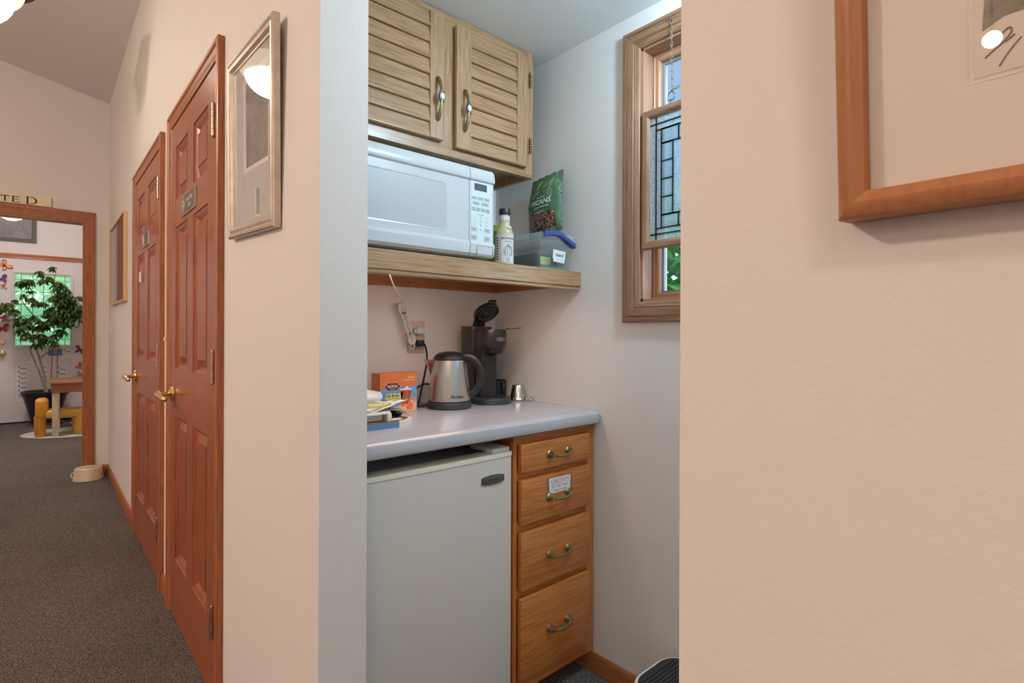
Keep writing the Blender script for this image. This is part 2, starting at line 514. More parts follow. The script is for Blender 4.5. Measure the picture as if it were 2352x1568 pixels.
# ------------------------------------------------------------------ trim
CAS = [(0, 0), (0, 0.019), (0.004, 0.022), (0.016, 0.022), (0.020, 0.017), (0.024, 0.017), (0.034, 0.0165), (0.044, 0.013), (0.050, 0.015), (0.055, 0.0145), (0.057, 0.012), (0.057, 0)]
def door_casing(name, y0, y1, zt):
    # seen from the corridor, a runs along -Y; y0<y1 outer edges
    b = MB(FX(XW, y1, 0)); b.casing(0, y1-y0, zt, CAS)
    b.f = None
    # jambs and stop
    b.box(XW-0.001, XW+0.06, y0+0.052, y0+0.0565, 0, zt-0.052)
    b.box(XW-0.001, XW+0.06, y1-0.0565, y1-0.052, 0, zt-0.052)
    b.box(XW-0.001, XW+0.06, y0+0.052, y1-0.052, zt-0.0565, zt-0.052)
    return struct(name, b, m_trimZ, 30)
door_casing('trim_1', D1[0]-0.057, D1[1]+0.057, DT+0.062)
door_casing('trim_2', D2[0]-0.057, D2[1]+0.057, DT+0.062)

def panel_door(name, y0, y1):
    """six panel door closed in the corridor wall, hinges on the near (low y) edge"""
    xf = XW-0.013          # front face of the leaf
    y0 += 0.003; y1 -= 0.003
    W = y1-y0
    d = thing(name, (xf+0.0175, y0, 0), kind='structure')
    f = FX(xf, y1, 0)
    st = 0.1; mu = 0.1; pw = (W-2*st-mu)/2
    cols = [(st, st+pw), (st+pw+mu, W-st)]
    rows = [(0.253, 0.84), (1.033, 1.607), (1.718, 1.933)]
    top = DT-0.004; bot = 0.012
    b = MB(f)
    for a0, a1 in ((0, st), (W-st, W)): b.box(a0, a1, bot, top, -0.035, 0)
    pieces(b, 'stile', m_doorZ, d)
    b = MB(f)
    zs = [bot, rows[0][0], rows[0][1], rows[1][0], rows[1][1], rows[2][0], rows[2][1], top]
    for i in range(0, 8, 2): b.box(st, W-st, zs[i], zs[i+1], -0.035, -0.0003)
    pieces(b, 'rail', m_doorY, d)
    b = MB(f)
    for r0, r1 in rows: b.box(st+pw, st+pw+mu, r0, r1, -0.035, -0.0006)
    pieces(b, 'mullion', m_doorZ, d)
    for r0, r1 in rows:
        for a0, a1 in cols:
            MB(f).rings(a0, a1, r0, r1, [(0, -0.001), (0.002, -0.0045), (0.006, -0.006), (0.012, -0.0095), (0.019, -0.0165), (0.022, -0.018), (0.048, -0.0085), (0.0495, -0.0055)]).build('panel', m_doorZ, d, 25)
    for zc_ in (1.85, 1.068, 0.262):
        h = MB()
        for k in range(5):
            h.cyl((xf-0.006, y0-0.001, zc_-0.05+k*0.02+0.0006), (xf-0.006, y0-0.001, zc_-0.03+k*0.02-0.0006), 0.0062, n=12)
        h.ball((xf-0.006, y0-0.001, zc_+0.051), 0.005); h.ball((xf-0.006, y0-0.001, zc_-0.051), 0.005)
        h.box(xf-0.002, xf+0.0, y0, y0+0.022, zc_-0.05, zc_+0.05)
        h.build('hinge', m_hinge, d)
    # lever
    yl, zl = y1-0.062, 0.925
    rot = Matrix.Rotation(R(-90), 3, 'Y')
    h = MB().lathe([(0.0, 0.0), (0.032, 0.0), (0.033, 0.004), (0.030, 0.010), (0.024, 0.013), (0.014, 0.017), (0.012, 0.02)], (xf, yl, zl), 28, rot)
    h.lathe([(0.011, 0.015), (0.010, 0.05)], (xf, yl, zl), 16, rot)
    h = h.build('rose', m_brass, d)
    l = MB().tube([(xf-0.048, yl+0.016, zl), (xf-0.055, yl+0.004, zl), (xf-0.055, yl-0.03, zl-0.002), (xf-0.052, yl-0.07, zl-0.006), (xf-0.050, yl-0.098, zl-0.010), (xf-0.042, yl-0.108, zl-0.014)],
                  [0.011, 0.0125, 0.011, 0.0095, 0.009, 0.007], 12, flat=1.25, smooth=5)
    l.build('lever', m_brass, h)
    return d
panel_door('door_1', *D1)
panel_door('door_2', *D2)

# doorway casing in the end wall
b = MB(FY(DX0-0.057, YH, 0))
CAS2 = [(0, 0), (0, 0.017), (0.005, 0.019), (0.022, 0.018), (0.03, 0.014), (0.05, 0.013), (0.06, 0.010), (0.072, 0.011), (0.08, 0.008), (0.08, 0)]
b.casing(0, DX1-DX0+0.114, DZ+0.075, CAS2)
b.f = None
b.box(DX0-0.001, DX0+0.018, YH-0.004, YH+0.12, 0, DZ); b.box(DX1-0.018, DX1+0.001, YH-0.004, YH+0.12, 0, DZ); b.box(DX0, DX1, YH-0.004, YH+0.12, DZ-0.018, DZ+0.001)
struct('trim_3', b, m_trimZ, 30)

BB = [(0, 0), (0.013, 0), (0.013, 0.05), (0.011, 0.056), (0.0095, 0.062), (0.005, 0.068), (0, 0.068)]
def base(name, p0, p1, nrm, mat, h=1.0):
    p0 = Vector(p0); p1 = Vector(p1); n = Vector(nrm)
    r = [[p+n*a+Vector((0, 0, z*h)) for a, z in BB] for p in (p0, p1)]
    return struct(name, MB().loft(r), mat, 30)
base('baseboard_1', (XW, YH, 0), (XW, D2[1]+0.0575, 0), (-1, 0, 0), m_trimY, 1.1)
base('baseboard_2', (XW, D2[0]-0.0575, 0), (XW, D1[1]+0.0575, 0), (-1, 0, 0), m_trimY, 1.1)
base('baseboard_3', (XW, D1[0]-0.0575, 0), (XW, 1.076, 0), (-1, 0, 0), m_trimY, 1.1)
base('baseboard_4', (XW, 0.257, 0), (XW, HY0, 0), (-1, 0, 0), m_trimY, 1.1)
base('baseboard_5', (DX1+0.0575, YH, 0), (XW-0.013, YH, 0), (0, -1, 0), m_trimX, 1.1)
base('baseboard_6', (XR, YB, 0), (XR, NY0, 0), (-1, 0, 0), m_trimY)
base('baseboard_7', (HX0, YH, 0), (DX0-0.0575, YH, 0), (0, -1, 0), m_trimX, 1.1)
base('baseboard_8', (HX0, HY0, 0), (HX0, YH, 0), (1, 0, 0), m_trimY, 1.1)

#__PART2__
# ------------------------------------------------------------------ hall things
def photo_mat(name, seed, dark=0.12, light=0.55, warm=0.95):
    M = Mat(name); v = M.coord((1, 1, 1))
    mp = M.n('ShaderNodeMapping'); mp.inputs['Location'].default_value = (seed, seed*0.7, seed*1.3); M.link(v, mp.inputs['Vector'])
    a = M.noise(mp.outputs[0], 9, 6, 0.62, 0.6); b = M.noise(mp.outputs[0], 60, 4, 0.7)
    c = M.mix(0.35, a, b)
    M.set(M.ramp(c, [(0.3, (dark, dark*warm, dark*warm*0.97)), (0.72, (light, light*warm, light*warm*0.95))]), 0.6)
    return M.m

# silver framed photograph beside the near door
tl = R(1.4)
FS = Fr((XW-0.002, 1.69, 1.432), (0, -1, 0), (-math.sin(tl), 0, math.cos(tl)))
RO = R(3.1)
FS = Fr((XW-0.002, 1.709, 1.4485), (0, -math.cos(RO), -math.sin(RO)), (-math.sin(tl), -math.sin(RO)*math.cos(tl), math.cos(RO)*math.cos(tl)))
t = thing('picture_frame', (XW, 1.488, 1.432), 'silver-framed misty photograph with a second tiny picture, hung beside the near door', 'framed picture')
MB(FS).frame(0, 0.404, 0, 0.490, [(0, 0), (0, 0.014), (0.003, 0.0175), (0.009, 0.018), (0.012, 0.0155), (0.015, 0.0155), (0.019, 0.017), (0.024, 0.0165), (0.030, 0.010), (0.034, 0.009), (0.035, 0.006), (0.035, 0)]).build('frame', m_silver, t, 20)
b = MB(FS)
A = (0.12, 0.333, 0.168, 0.418); B = (0.215, 0.263, 0.043, 0.118)
xs = [0.03, A[0], B[0], B[1], A[1], 0.374]
b.box(0.03, 0.374, 0.03, B[2], 0.001, 0.006); b.box(0.03, B[0], B[2], B[3], 0.001, 0.006); b.box(B[1], 0.374, B[2], B[3], 0.001, 0.006)
b.box(0.03, 0.374, B[3], A[2], 0.001, 0.006); b.box(0.03, A[0], A[2], A[3], 0.001, 0.006); b.box(A[1], 0.374, A[2], A[3], 0.001, 0.006); b.box(0.03, 0.374, A[3], 0.460, 0.001, 0.006)
b.build('mat_board', m_mat, t, 0)
b = MB(FS); b.frame(A[0], A[1], A[2], A[3], [(0, 0.0012), (0, 0.0058), (0.014, 0.0025), (0.014, 0.0012)]); b.frame(B[0], B[1], B[2], B[3], [(0, 0.0012), (0, 0.0058), (0.006, 0.0025), (0.006, 0.0012)]); b.build('mat_bevel', m_matw, t, 0)
MB(FS).box(A[0], A[1], A[2], A[3], 0.0005, 0.0018).build('photograph', photo_mat('misty_photo', 1.7, 0.09, 0.42), t, 0)
MB(FS).box(B[0], B[1], B[2], B[3], 0.0005, 0.0018).build('small_photograph', photo_mat('small_photo', 4.1, 0.08, 0.5), t, 0)
MB(FS).box(0.033, 0.371, 0.033, 0.457, 0.0066, 0.0082).build('glass', m_glass, t, 0)

# wooden framed print close to the camera
tl = R(4.0)
FW = Fr((XW-0.001, 0.1240, 1.2556), (0, -1, 0), (-math.sin(tl), 0, math.cos(tl)))
t = thing('picture_frame', (XW, -0.16, 1.253), 'large reddish wood frame holding a cream print with a dark sketch and signature', 'framed picture')
m_frameZ = wood('frame_cherry_z', (0.47, 0.20, 0.085), (0.32, 0.105, 0.04), 'Z', 0.45, 0.35, 3, 0.3, 0.0, 0.3)
MB(FW).frame(0, 0.57, 0, 0.6, [(0, 0), (0, 0.024), (0.0015, 0.027), (0.007, 0.0305), (0.010, 0.031), (0.0162, 0.0275), (0.0168, 0.026), (0.0168, 0)]).build('frame', m_frameZ, t, 25)
M = Mat('print_paper'); v = M.coord(); M.set(M.ramp(M.noise(v, 3, 3), [(0.3, (0.70, 0.64, 0.55)), (0.7, (0.75, 0.69, 0.60))]), 0.75); m_print = M.m
MB(FW).box(0.015, 0.555, 0.015, 0.585, 0.014, 0.0175).build('mat_board', m_print, t, 0)
M = Mat('plate_paper'); v = M.coord(); M.set(M.ramp(M.noise(v, 5, 3), [(0.3, (0.68, 0.60, 0.52)), (0.7, (0.72, 0.64, 0.555))]), 0.7); m_plate = M.m
MB(FW).rings(0.066, 0.5, 0.068, 0.53, [(0, 0.0177), (0.0015, 0.0173), (0.003, 0.0179)]).build('print_sheet', m_plate, t, 0)
M = Mat('olive_sketch'); v = M.coord((1, 0.5, 1)); nz = M.noise(v, 180, 5, 0.75, 0.6); n2 = M.noise(v, 30, 3, 0.7)
M.set(M.ramp(M.mix(0.5, nz, n2), [(0.36, (0.12, 0.095, 0.06)), (0.62, (0.34, 0.29, 0.21))]), 0.8)
b = MB(FW)
rr = random.Random(3)
poly = []
for i in range(40):
    poly.append((0.0725+0.36*i/39, 0.098+rr.uniform(-0.004, 0.004)+0.004*math.sin(i*0.6)))
poly += [(0.433, 0.46), (0.0725+rr.uniform(-0.002, 0.002), 0.46)]
for i in range(12): poly.append((0.0735+rr.uniform(-0.0025, 0.0025), 0.44-0.027*i))
b.prism(poly, 0.01795, 0.0182); b.build('sketch', M.m, t, 0)
b = MB(FW)
b.tube([(0.0735, 0.0805, 0.0182), (0.0765, 0.083, 0.0182), (0.081, 0.0865, 0.0182), (0.0845, 0.0905, 0.0182), (0.084, 0.0935, 0.0182), (0.081, 0.0915, 0.0182), (0.0795, 0.088, 0.0182), (0.082, 0.0865, 0.0182), (0.086, 0.089, 0.0182)], 0.00045, 5, smooth=4)
b.tube([(0.0795, 0.074, 0.0182), (0.0835, 0.0805, 0.0182), (0.0885, 0.0865, 0.0182)], 0.0004, 5, smooth=3)
b.build('signature', plain('pencil', (0.20, 0.15, 0.13), 0.7), t, 0)
MB(FW).box(0.0155, 0.5545, 0.0155, 0.5845, 0.0195, 0.0212).build('glass', m_glass, t, 0)

# shadow-box picture in the far corner
t = thing('picture_frame', (XW, 4.78, 1.386), 'pale wood shadow-box picture hung past the far door, near the hall corner', 'framed picture')
FB = FX(XW-0.001, 5.25, 1.386)
m_paleZ = wood('maple_z', (0.72, 0.50, 0.24), (0.58, 0.36, 0.15), 'Z', 0.4, 0.4, 4, 0.4, 0, 0.3)
MB(FB).frame(0, 0.94, 0, 0.59, [(0, 0), (0, 0.022), (0.012, 0.022), (0.012, 0)]).build('frame', m_paleZ, t, 0)
MB(FB).box(0.012, 0.928, 0.012, 0.578, 0, 0.006).build('mat_board', plain('grey_mat', (0.55, 0.53, 0.50), 0.8), t, 0)
M = Mat('streaked_art'); v = M.coord((1, 8, 0.6)); M.set(M.ramp(M.noise(v, 6, 5, 0.6), [(0.35, (0.10, 0.085, 0.08)), (0.6, (0.32, 0.27, 0.26))]), 0.6)
MB(FB).box(0.42, 0.92, 0.02, 0.57, 0.006, 0.008).build('picture', M.m, t, 0)
MB(FB).box(0.012, 0.928, 0.012, 0.578, 0.0165, 0.018).build('glass', m_glass, t, 0)

# door signs
def plate_sign(y0, y1, z0, z1, label, lines, icon):
    f = FX(XW-0.0132, y1, z0); W = y1-y0; H = z1-z0
    t = thing('door_sign', (XW-0.0132, (y0+y1)/2, z0), label, 'sign')
    MB(f).box(0, W, 0, H, 0, 0.005, 0.0008).build('plate', plain('sign_taupe', (0.115, 0.095, 0.078), 0.35, 0.1), t, 0)
    MB(f).frame(-0.0008, W+0.0008, -0.0008, H+0.0008, [(0, 0), (0, 0.0052), (0.0016, 0.0056), (0.0016, 0)]).build('edge', plain('sign_edge', (0.74, 0.65, 0.58), 0.4), t, 0)
    b = MB(f)
    for s, x, y in lines: b.text(s, 0.021, x, y, 0.0054)
    m_sl = plain('sign_lettering', (0.78, 0.72, 0.66), 0.5)
    if lines: b.build('lettering', m_sl, t, 0)
    b = MB(f)
    if icon:
        cx, cy = 0.038, H/2
        b.tube([(cx+0.023*math.cos(a*PI/12), cy+0.031*math.sin(a*PI/12), 0.0056) for a in range(24)], 0.0011, 5, closed=True)
        b.tube([(cx-0.012, cy+0.02, 0.0056), (cx+0.004, cy+0.012, 0.0056), (cx+0.008, cy-0.004, 0.0056), (cx-0.003, cy-0.014, 0.0056), (cx-0.01, cy-0.022, 0.0056)], 0.0016, 5, smooth=3)
        b.tube([(cx-0.006, cy+0.002, 0.0056), (cx+0.006, cy-0.018, 0.0056)], 0.0012, 5)
        b.build('pictogram', m_sl, t, 0)
    return t
plate_sign(2.168, 2.406, 1.628, 1.70, 'taupe plate reading EMPLOYEES ONLY on the near six-panel door', [('EMPLOYEES', 0.147, 0.045), ('ONLY', 0.147, 0.021)], True)
plate_sign(3.27, 3.47, 1.63, 1.70, 'glaring taupe plate fixed on the far six-panel door', [], True)
tag(MB(FX(XW-0.0179, 3.60, 1.455)).box(0, 0.075, 0, 0.055, 0, 0.0006).build('note', m_paper, None, 0), 'small white paper note stuck on the far six-panel door', 'note')

def switch(y, z, label, gang=1):
    t = thing('light_switch', (XW, y, z-0.06), label, 'light switch')
    f = FX(XW, y+0.036, z-0.058)
    MB(f).box(0, 0.072, 0, 0.116, 0, 0.006, 0.002).build('plate', m_cream, t)
    MB(f).obox((0.036, 0.06, 0.010), (0.009, 0.022, 0.016), Matrix.Rotation(R(-25), 3, 'X'), 0.001).build('toggle', m_cream, t)
switch(2.79, 1.15, 'cream light switch on the narrow wall between the two doors')
switch(5.40, 1.19, 'cream light switch on the wall below the shadow-box picture')

# sign over the doorway
t = thing('doorway_sign', (-0.235, YH-0.02, 2.163), 'cream board reading SUITE D standing on the doorway trim', 'sign')
MB().box(-0.53, 0.057, YH-0.019, YH-0.004, 2.1625, 2.238, 0.001).build('board', plain('sign_cream', (0.82, 0.72, 0.48), 0.5, 0, 0.04, 8), t, 0)
b = MB(FY(0, YH-0.0192, 2.17))
s_ = 0.0065
def bar(x0, x1, y0, y1): b.box(x0, x1, y0, y1, 0, 0.0006)
h_ = 0.044; y_ = 0.002
def ser(x, y): bar(x-0.006, x+0.006, y, y+0.003)
# T
bar(-0.235, -0.185, y_+h_-0.006, y_+h_); bar(-0.214, -0.205, y_, y_+h_); ser(-0.2095, y_); bar(-0.235, -0.2325, y_+h_-0.012, y_+h_); bar(-0.1875, -0.185, y_+h_-0.012, y_+h_)
# E
bar(-0.169, -0.160, y_, y_+h_); bar(-0.173, -0.127, y_+h_-0.0045, y_+h_); bar(-0.173, -0.126, y_, y_+0.0045); bar(-0.16, -0.134, y_+0.021, y_+0.025); bar(-0.129, -0.1265, y_+h_-0.010, y_+h_); bar(-0.128, -0.1255, y_, y_+0.011)
b2 = b; b = MB(FY(0, YH-0.0192, 2.17))
# D (taller)
hd = 0.056
bar(-0.088, -0.078, y_-0.003, y_-0.003+hd); bar(-0.092, -0.06, y_-0.003, y_+0.0015); bar(-0.092, -0.06, y_-0.003+hd-0.0045, y_-0.003+hd)
pts_o = [(-0.062+0.036*math.cos(a), y_-0.003+hd/2+hd/2*math.sin(a)) for a in [(-90+180*i/16)*PI/180 for i in range(17)]]
pts_i = [(-0.064+0.027*math.cos(a), y_-0.003+hd/2+(hd/2-0.0045)*math.sin(a)) for a in [(-90+180*i/16)*PI/180 for i in range(17)]]
for i in range(16): b.prism([pts_o[i], pts_o[i+1], pts_i[i+1], pts_i[i]], 0, 0.0006)
b.build('initial', m_ink, t, 0); b = b2
# I
bar(-0.262, -0.253, y_, y_+h_); ser(-0.2575, y_); ser(-0.2575, y_+h_-0.003)
# U
bar(-0.317, -0.308, y_+0.014, y_+h_); bar(-0.286, -0.280, y_+0.014, y_+h_); ser(-0.3125, y_+h_-0.003); ser(-0.283, y_+h_-0.003)
for i in range(10):
    a0 = PI+PI*i/10; a1 = PI+PI*(i+1)/10
    b.prism([(-0.2985+0.0185*math.cos(a0), y_+0.015+0.015*math.sin(a0)), (-0.2985+0.0185*math.cos(a1), y_+0.015+0.015*math.sin(a1)), (-0.2975+0.0115*math.cos(a1), y_+0.015+0.0105*math.sin(a1)), (-0.2975+0.0115*math.cos(a0), y_+0.015+0.0105*math.sin(a0))], 0, 0.0006)
# S
b.tube([(-0.332, y_+h_+0.002, 0.0003), (-0.345, y_+hd-0.006, 0.0003), (-0.362, y_+hd-0.012, 0.0003), (-0.362, y_+0.034, 0.0003), (-0.345, y_+0.025, 0.0003), (-0.331, y_+0.016, 0.0003), (-0.334, y_+0.002, 0.0003), (-0.350, y_-0.001, 0.0003), (-0.364, y_+0.006, 0.0003)], 0.0042, 6, flat=0.12, smooth=4)
b.build('lettering', m_ink, t, 0)

# overturned stoneware bowl holding the doorway clear
t = thing('stoneware_bowl', (0.287, 5.468, 0), 'overturned cream speckled stoneware bowl on carpet by the doorway trim', 'bowl', local=True)
M = Mat('stoneware'); v = M.coord(); n = M.noise(v, 70, 2, 0.5)
M.set(M.ramp(n, [(0.27, (0.14, 0.08, 0.04)), (0.315, (0.66, 0.52, 0.36)), (0.8, (0.72, 0.60, 0.44))]), 0.3); m_stone = M.m
MB().lathe([(0.100, 0.0), (0.101, 0.006), (0.098, 0.012), (0.090, 0.082), (0.086, 0.092), (0.078, 0.096), (0.06, 0.095), (0.055, 0.091), (0.0, 0.091)], n=40).build('body', m_stone, t)
MB().tube([(-0.095+0.016*math.cos(a*PI/8)*0.9, 0.0+0.003*math.sin(a), 0.045+0.018*math.sin(a*PI/8)) for a in range(16)], 0.004, 6, closed=True).build('ring_handle', m_porc, t)

# ------------------------------------------------------------------ room beyond the doorway
RT = Vector((0, 0, 0))
d3 = thing('door_3', (0.02, RY, 0), kind='structure')
m_wdoor = plain('white_door_paint', (0.76, 0.72, 0.70), 0.4, 0, 0.02, 6)
GX0, GX1, GZ0, GZ1 = -0.253, 0.300, 1.006, 1.932
b = MB()
b.box(-0.441, GX0, RY+0.005, RY+0.05, 0.02, 2.116); b.box(GX1, 0.481, RY+0.005, RY+0.05, 0.02, 2.116)
b.box(GX0, GX1, RY+0.005, RY+0.05, 0.02, GZ0); b.box(GX0, GX1, RY+0.005, RY+0.05, GZ1, 2.116)
b.build('leaf', m_wdoor, d3, 0)
for x0, x1 in ((-0.27, -0.0), (0.07, 0.315)):
    MB(FY(0, RY+0.005, 0)).rings(x0, x1, 0.27, 0.82, [(0, 0), (0.006, 0.004), (0.018, 0.003), (0.03, -0.003), (0.045, 0.002), (0.05, 0.002)]).build('panel', m_wdoor, d3, 20)
MB(FY(0, RY+0.005, 0)).frame(GX0-0.04, GX1+0.032, GZ0-0.034, GZ1+0.04, [(0, 0), (0.003, 0.006), (0.012, 0.009), (0.026, 0.008), (0.036, 0.002), (0.036, -0.02)]).build('glass_frame', m_wdoor, d3, 20)
MB().box(GX0, GX1, RY+0.024, RY+0.029, GZ0, GZ1).build('glass', clear_glass('mint_glass', (0.80, 0.95, 0.74), rough=0.1, bump_scale=60, bump=0.3, milky=0.55, milk=(0.66, 0.92, 0.58)), d3, 0)
b = MB()
for x in (-0.198, -0.085, 0.022, 0.130, 0.240): b.box(x-0.003, x+0.003, RY+0.019, RY+0.0255, GZ0, GZ1)
for z in (1.08, 1.24, 1.39, 1.54, 1.70, 1.86): b.box(GX0, GX1, RY+0.0195, RY+0.0255, z-0.003, z+0.003)
b.build('leading', plain('lead_came', (0.20, 0.17, 0.13), 0.5, 0.4), d3, 0)
rot = Matrix.Rotation(R(90), 3, 'X')
h = MB().lathe([(0, 0), (0.034, 0), (0.034, 0.006), (0.02, 0.012), (0.012, 0.02), (0.012, 0.04), (0.026, 0.048), (0.03, 0.06), (0.022, 0.072), (0, 0.076)], (-0.372, RY+0.005, 0.905), 24, rot).build('knob', m_brass, d3)
MB().lathe([(0, 0), (0.033, 0), (0.033, 0.008), (0.028, 0.014), (0, 0.015)], (-0.378, RY+0.005, 1.05), 24, rot).box(-0.384, -0.372, RY-0.022, RY-0.008, 1.032, 1.068).build('deadbolt', m_brass, d3)
b = MB(FY(-0.44-0.057, RY, 0)); b.casing(0, 0.92+0.114, 2.185, CAS); struct('trim_4', b, m_trimX, 30)
base('baseboard_9', (-1.6, RY, 0), (-0.498, RY, 0), (0, -1, 0), m_trimX, 1.1)
base('baseboard_10', (0.538, RY, 0), (1.6, RY, 0), (0, -1, 0), m_trimX, 1.1)
struct('trim_5', MB().box(-0.44, 0.48, RY-0.02, RY+0.06, 0.0, 0.02), m_dark, 0)

t = thing('picture_frame', (-0.46, RY, 2.338), 'dark-framed grey landscape hung above the white entry door', 'framed picture')
f = FY(-0.9, RY, 2.338)
MB(f).frame(0, 0.85, 0, 0.62, [(0, 0), (0, 0.02), (0.04, 0.024), (0.045, 0.012), (0.045, 0)]).build('frame', plain('dark_grey_frame', (0.105, 0.085, 0.072), 0.5, 0, 0.15, 60), t, 0)
MB(f).box(0.04, 0.81, 0.04, 0.58, 0, 0.008).build('picture', photo_mat('landscape_photo', 8.3, 0.12, 0.42), t, 0)
MB(f).box(0.044, 0.806, 0.044, 0.576, 0.0105, 0.012).build('glass', m_glass, t, 0)

# butterflies stuck on the entry door
def butterfly(x, z, s, rot, c1, c2, label):
    t = thing('butterfly', (x, RY+0.003, z), label, 'decoration', group='butterflies on the entry door', local=True)
    t.rotation_euler = (0, rot, 0)
    m1 = plain('wing', c1, 0.6, 0, 0.25, 60); m2 = plain('wing_edge', c2, 0.6)
    up = [(0.05, 0.05), (0.28, 0.62), (0.62, 0.80), (0.92, 0.66), (0.90, 0.38), (0.60, 0.12), (0.2, 0.0)]
    lo = [(0.05, 0.02), (0.45, 0.02), (0.70, -0.22), (0.62, -0.55), (0.36, -0.62), (0.14, -0.30)]
    for sg in (-1, 1):
        f = Matrix.Rotation(R(-22*sg), 4, 'Z') @ Fr((0, 0, 0), (1, 0, 0), (0, 0, 1))
        b = MB(f); k = s*0.5
        b.prism([(sg*p[0]*k, p[1]*k) for p in up], 0, 0.0012); b.prism([(sg*p[0]*k, p[1]*k) for p in lo], 0, 0.0012); b.build('wing', m2, t, 0)
        b = MB(f)
        cu = (0.52, 0.42); cl = (0.42, -0.24)
        b.prism([(sg*(cu[0]+(p[0]-cu[0])*0.68)*k, (cu[1]+(p[1]-cu[1])*0.68)*k) for p in up], 0.0012, 0.0018)
        b.prism([(sg*(cl[0]+(p[0]-cl[0])*0.68)*k, (cl[1]+(p[1]-cl[1])*0.68)*k) for p in lo], 0.0012, 0.0018); b.build('wing_patch', m1, t, 0)
    MB().ball((0, -0.003, 0), 0.03*s, (1, 1, 5)).build('body', m_ink, t)
    return t
butterfly(-0.356, 2.02, 0.15, R(50), (0.85, 0.62, 0.12), (0.55, 0.03, 0.04), 'yellow butterfly with red wing edges, topmost on the white entry door')
butterfly(-0.385, 1.845, 0.15, R(-12), (0.20, 0.07, 0.20), (0.12, 0.04, 0.13), 'purple butterfly below the yellow and red one on the entry door')
butterfly(-0.365, 1.757, 0.08, R(80), (0.75, 0.35, 0.18), (0.35, 0.06, 0.03), 'tiny orange butterfly below the purple one on the entry door')
butterfly(-0.365, 1.503, 0.09, R(35), (0.45, 0.10, 0.16), (0.25, 0.03, 0.06), 'dull pink butterfly just above a drooping leaf on the entry door')
butterfly(-0.36, 1.345, 0.10, R(70), (0.55, 0.07, 0.10), (0.40, 0.02, 0.03), 'dark red butterfly half hidden under a drooping leaf on the entry door')
butterfly(-0.375, 1.22, 0.15, R(-8), (0.55, 0.015, 0.02), (0.42, 0.008, 0.012), 'bright red butterfly above the brass deadbolt on the entry door')
butterfly(0.402, 0.93, 0.15, R(20), (0.30, 0.10, 0.12), (0.10, 0.012, 0.02), 'dark maroon butterfly beside the white card on the entry door')
butterfly(0.40, 0.715, 0.11, R(-55), (0.75, 0.25, 0.04), (0.55, 0.12, 0.02), 'orange butterfly below the maroon one on the entry door')
butterfly(0.405, 0.60, 0.10, R(15), (0.55, 0.42, 0.08), (0.32, 0.24, 0.04), 'olive yellow butterfly just above the wooden table edge on the entry door')

tag(MB(FY(-0.236, RY+0.004, 0.262)).box(0, 0.155, 0, 0.535, 0, 0.0008).build('paper_sheet', m_paper, None, 0), 'tall white sheet carrying a column of cards on the entry door', 'paper sheet')
def card(x, z, label, group):
    t = thing('business_card', (x, RY+0.003, z), label, 'card', group=group, local=True)
    f = Fr((0, 0, 0), (1, 0, 0), (0, 0, 1))
    MB(f).box(0, 0.09, 0, 0.05, 0, 0.0007).build('sheet', m_paper, t, 0)
    MB(f).prism([(0.012+0.008*math.cos(i*PI/6), 0.037+0.008*math.sin(i*PI/6)) for i in range(12)], 0.0007, 0.0011).build('logo', m_ink, t, 0)
    b = MB(f); b.box(0.012, 0.083, 0.012, 0.021, 0.0007, 0.0011); b.box(0.03, 0.086, 0.003, 0.009, 0.0007, 0.001); b.build('print_band', plain('grey_print', (0.30, 0.30, 0.31), 0.7), t, 0)
    return t
c0 = card(-0.226, 0.69, 'small white card in the column on the tall white sheet', 'cards on the tall sheet')
for i in range(1, 7): dup(c0, (-0.226-0.004*(i % 2), RY+0.003, 0.69-0.061*i))
c1 = dup(c0, (-0.026, RY+0.003, 0.70), label='small white card in the column behind the plant stems', group='cards behind the plant stems')
for i in range(1, 7): dup(c1, (-0.026+0.003*(i % 2), RY+0.003, 0.70-0.061*i))
c2 = dup(c0, (0.166, RY+0.003, 0.665), label='small white card on the panel above the table corner', group='cards above the table corner')
for i in range(1, 4): dup(c2, (0.166-0.006*i, RY+0.003, 0.665-0.06*i))
dup(c0, (0.222, RY+0.003, 0.905), label='lone white card beside the blue notice below the door glass', group='single card')
t = thing('notice', (0.14, RY+0.003, 0.865), 'blue notice with pale text below the entry door glass', 'notice')
MB(FY(0.07, RY+0.003, 0.865)).box(0, 0.142, 0, 0.085, 0, 0.001).build('sheet', plain('blue_notice', (0.11, 0.17, 0.33), 0.6), t, 0)
b = MB(FY(0.07, RY+0.003, 0.865))
for i in range(5): b.box(0.045, 0.09, 0.025+0.011*i, 0.029+0.011*i, 0.001, 0.0014)
b.build('print_band', plain('pale_print', (0.5, 0.58, 0.7), 0.6), t, 0)

# potted schefflera
PX, PY = 0.04, 9.07
t = thing('potted_plant', (PX, PY, 0), 'leafy umbrella plant in a black pot before the white entry door', 'plant', local=True)
MB().lathe([(0, 0.0), (0.17, 0.0), (0.185, 0.03), (0.175, 0.03), (0.16, 0.012), (0, 0.012)], n=36).build('saucer', plain('terracotta', (0.30, 0.12, 0.07), 0.6), t)
MB().lathe([(0, 0.012), (0.13, 0.012), (0.135, 0.03), (0.215, 0.36), (0.222, 0.365), (0.238, 0.40), (0.24, 0.425), (0.228, 0.428), (0.222, 0.40), (0.20, 0.38), (0, 0.375)], n=40).build('pot', plain('black_pot', (0.018, 0.016, 0.018), 0.28), t)
MB().lathe([(0.0, 0.375), (0.2, 0.376), (0.20, 0.384), (0.1, 0.392), (0, 0.39)], n=24).build('soil', plain('potting_soil', (0.035, 0.022, 0.015), 0.9, 0, 0.4, 60), t)
m_stem = plain('plant_stem', (0.34, 0.24, 0.17), 0.6, 0, 0.3, 40)
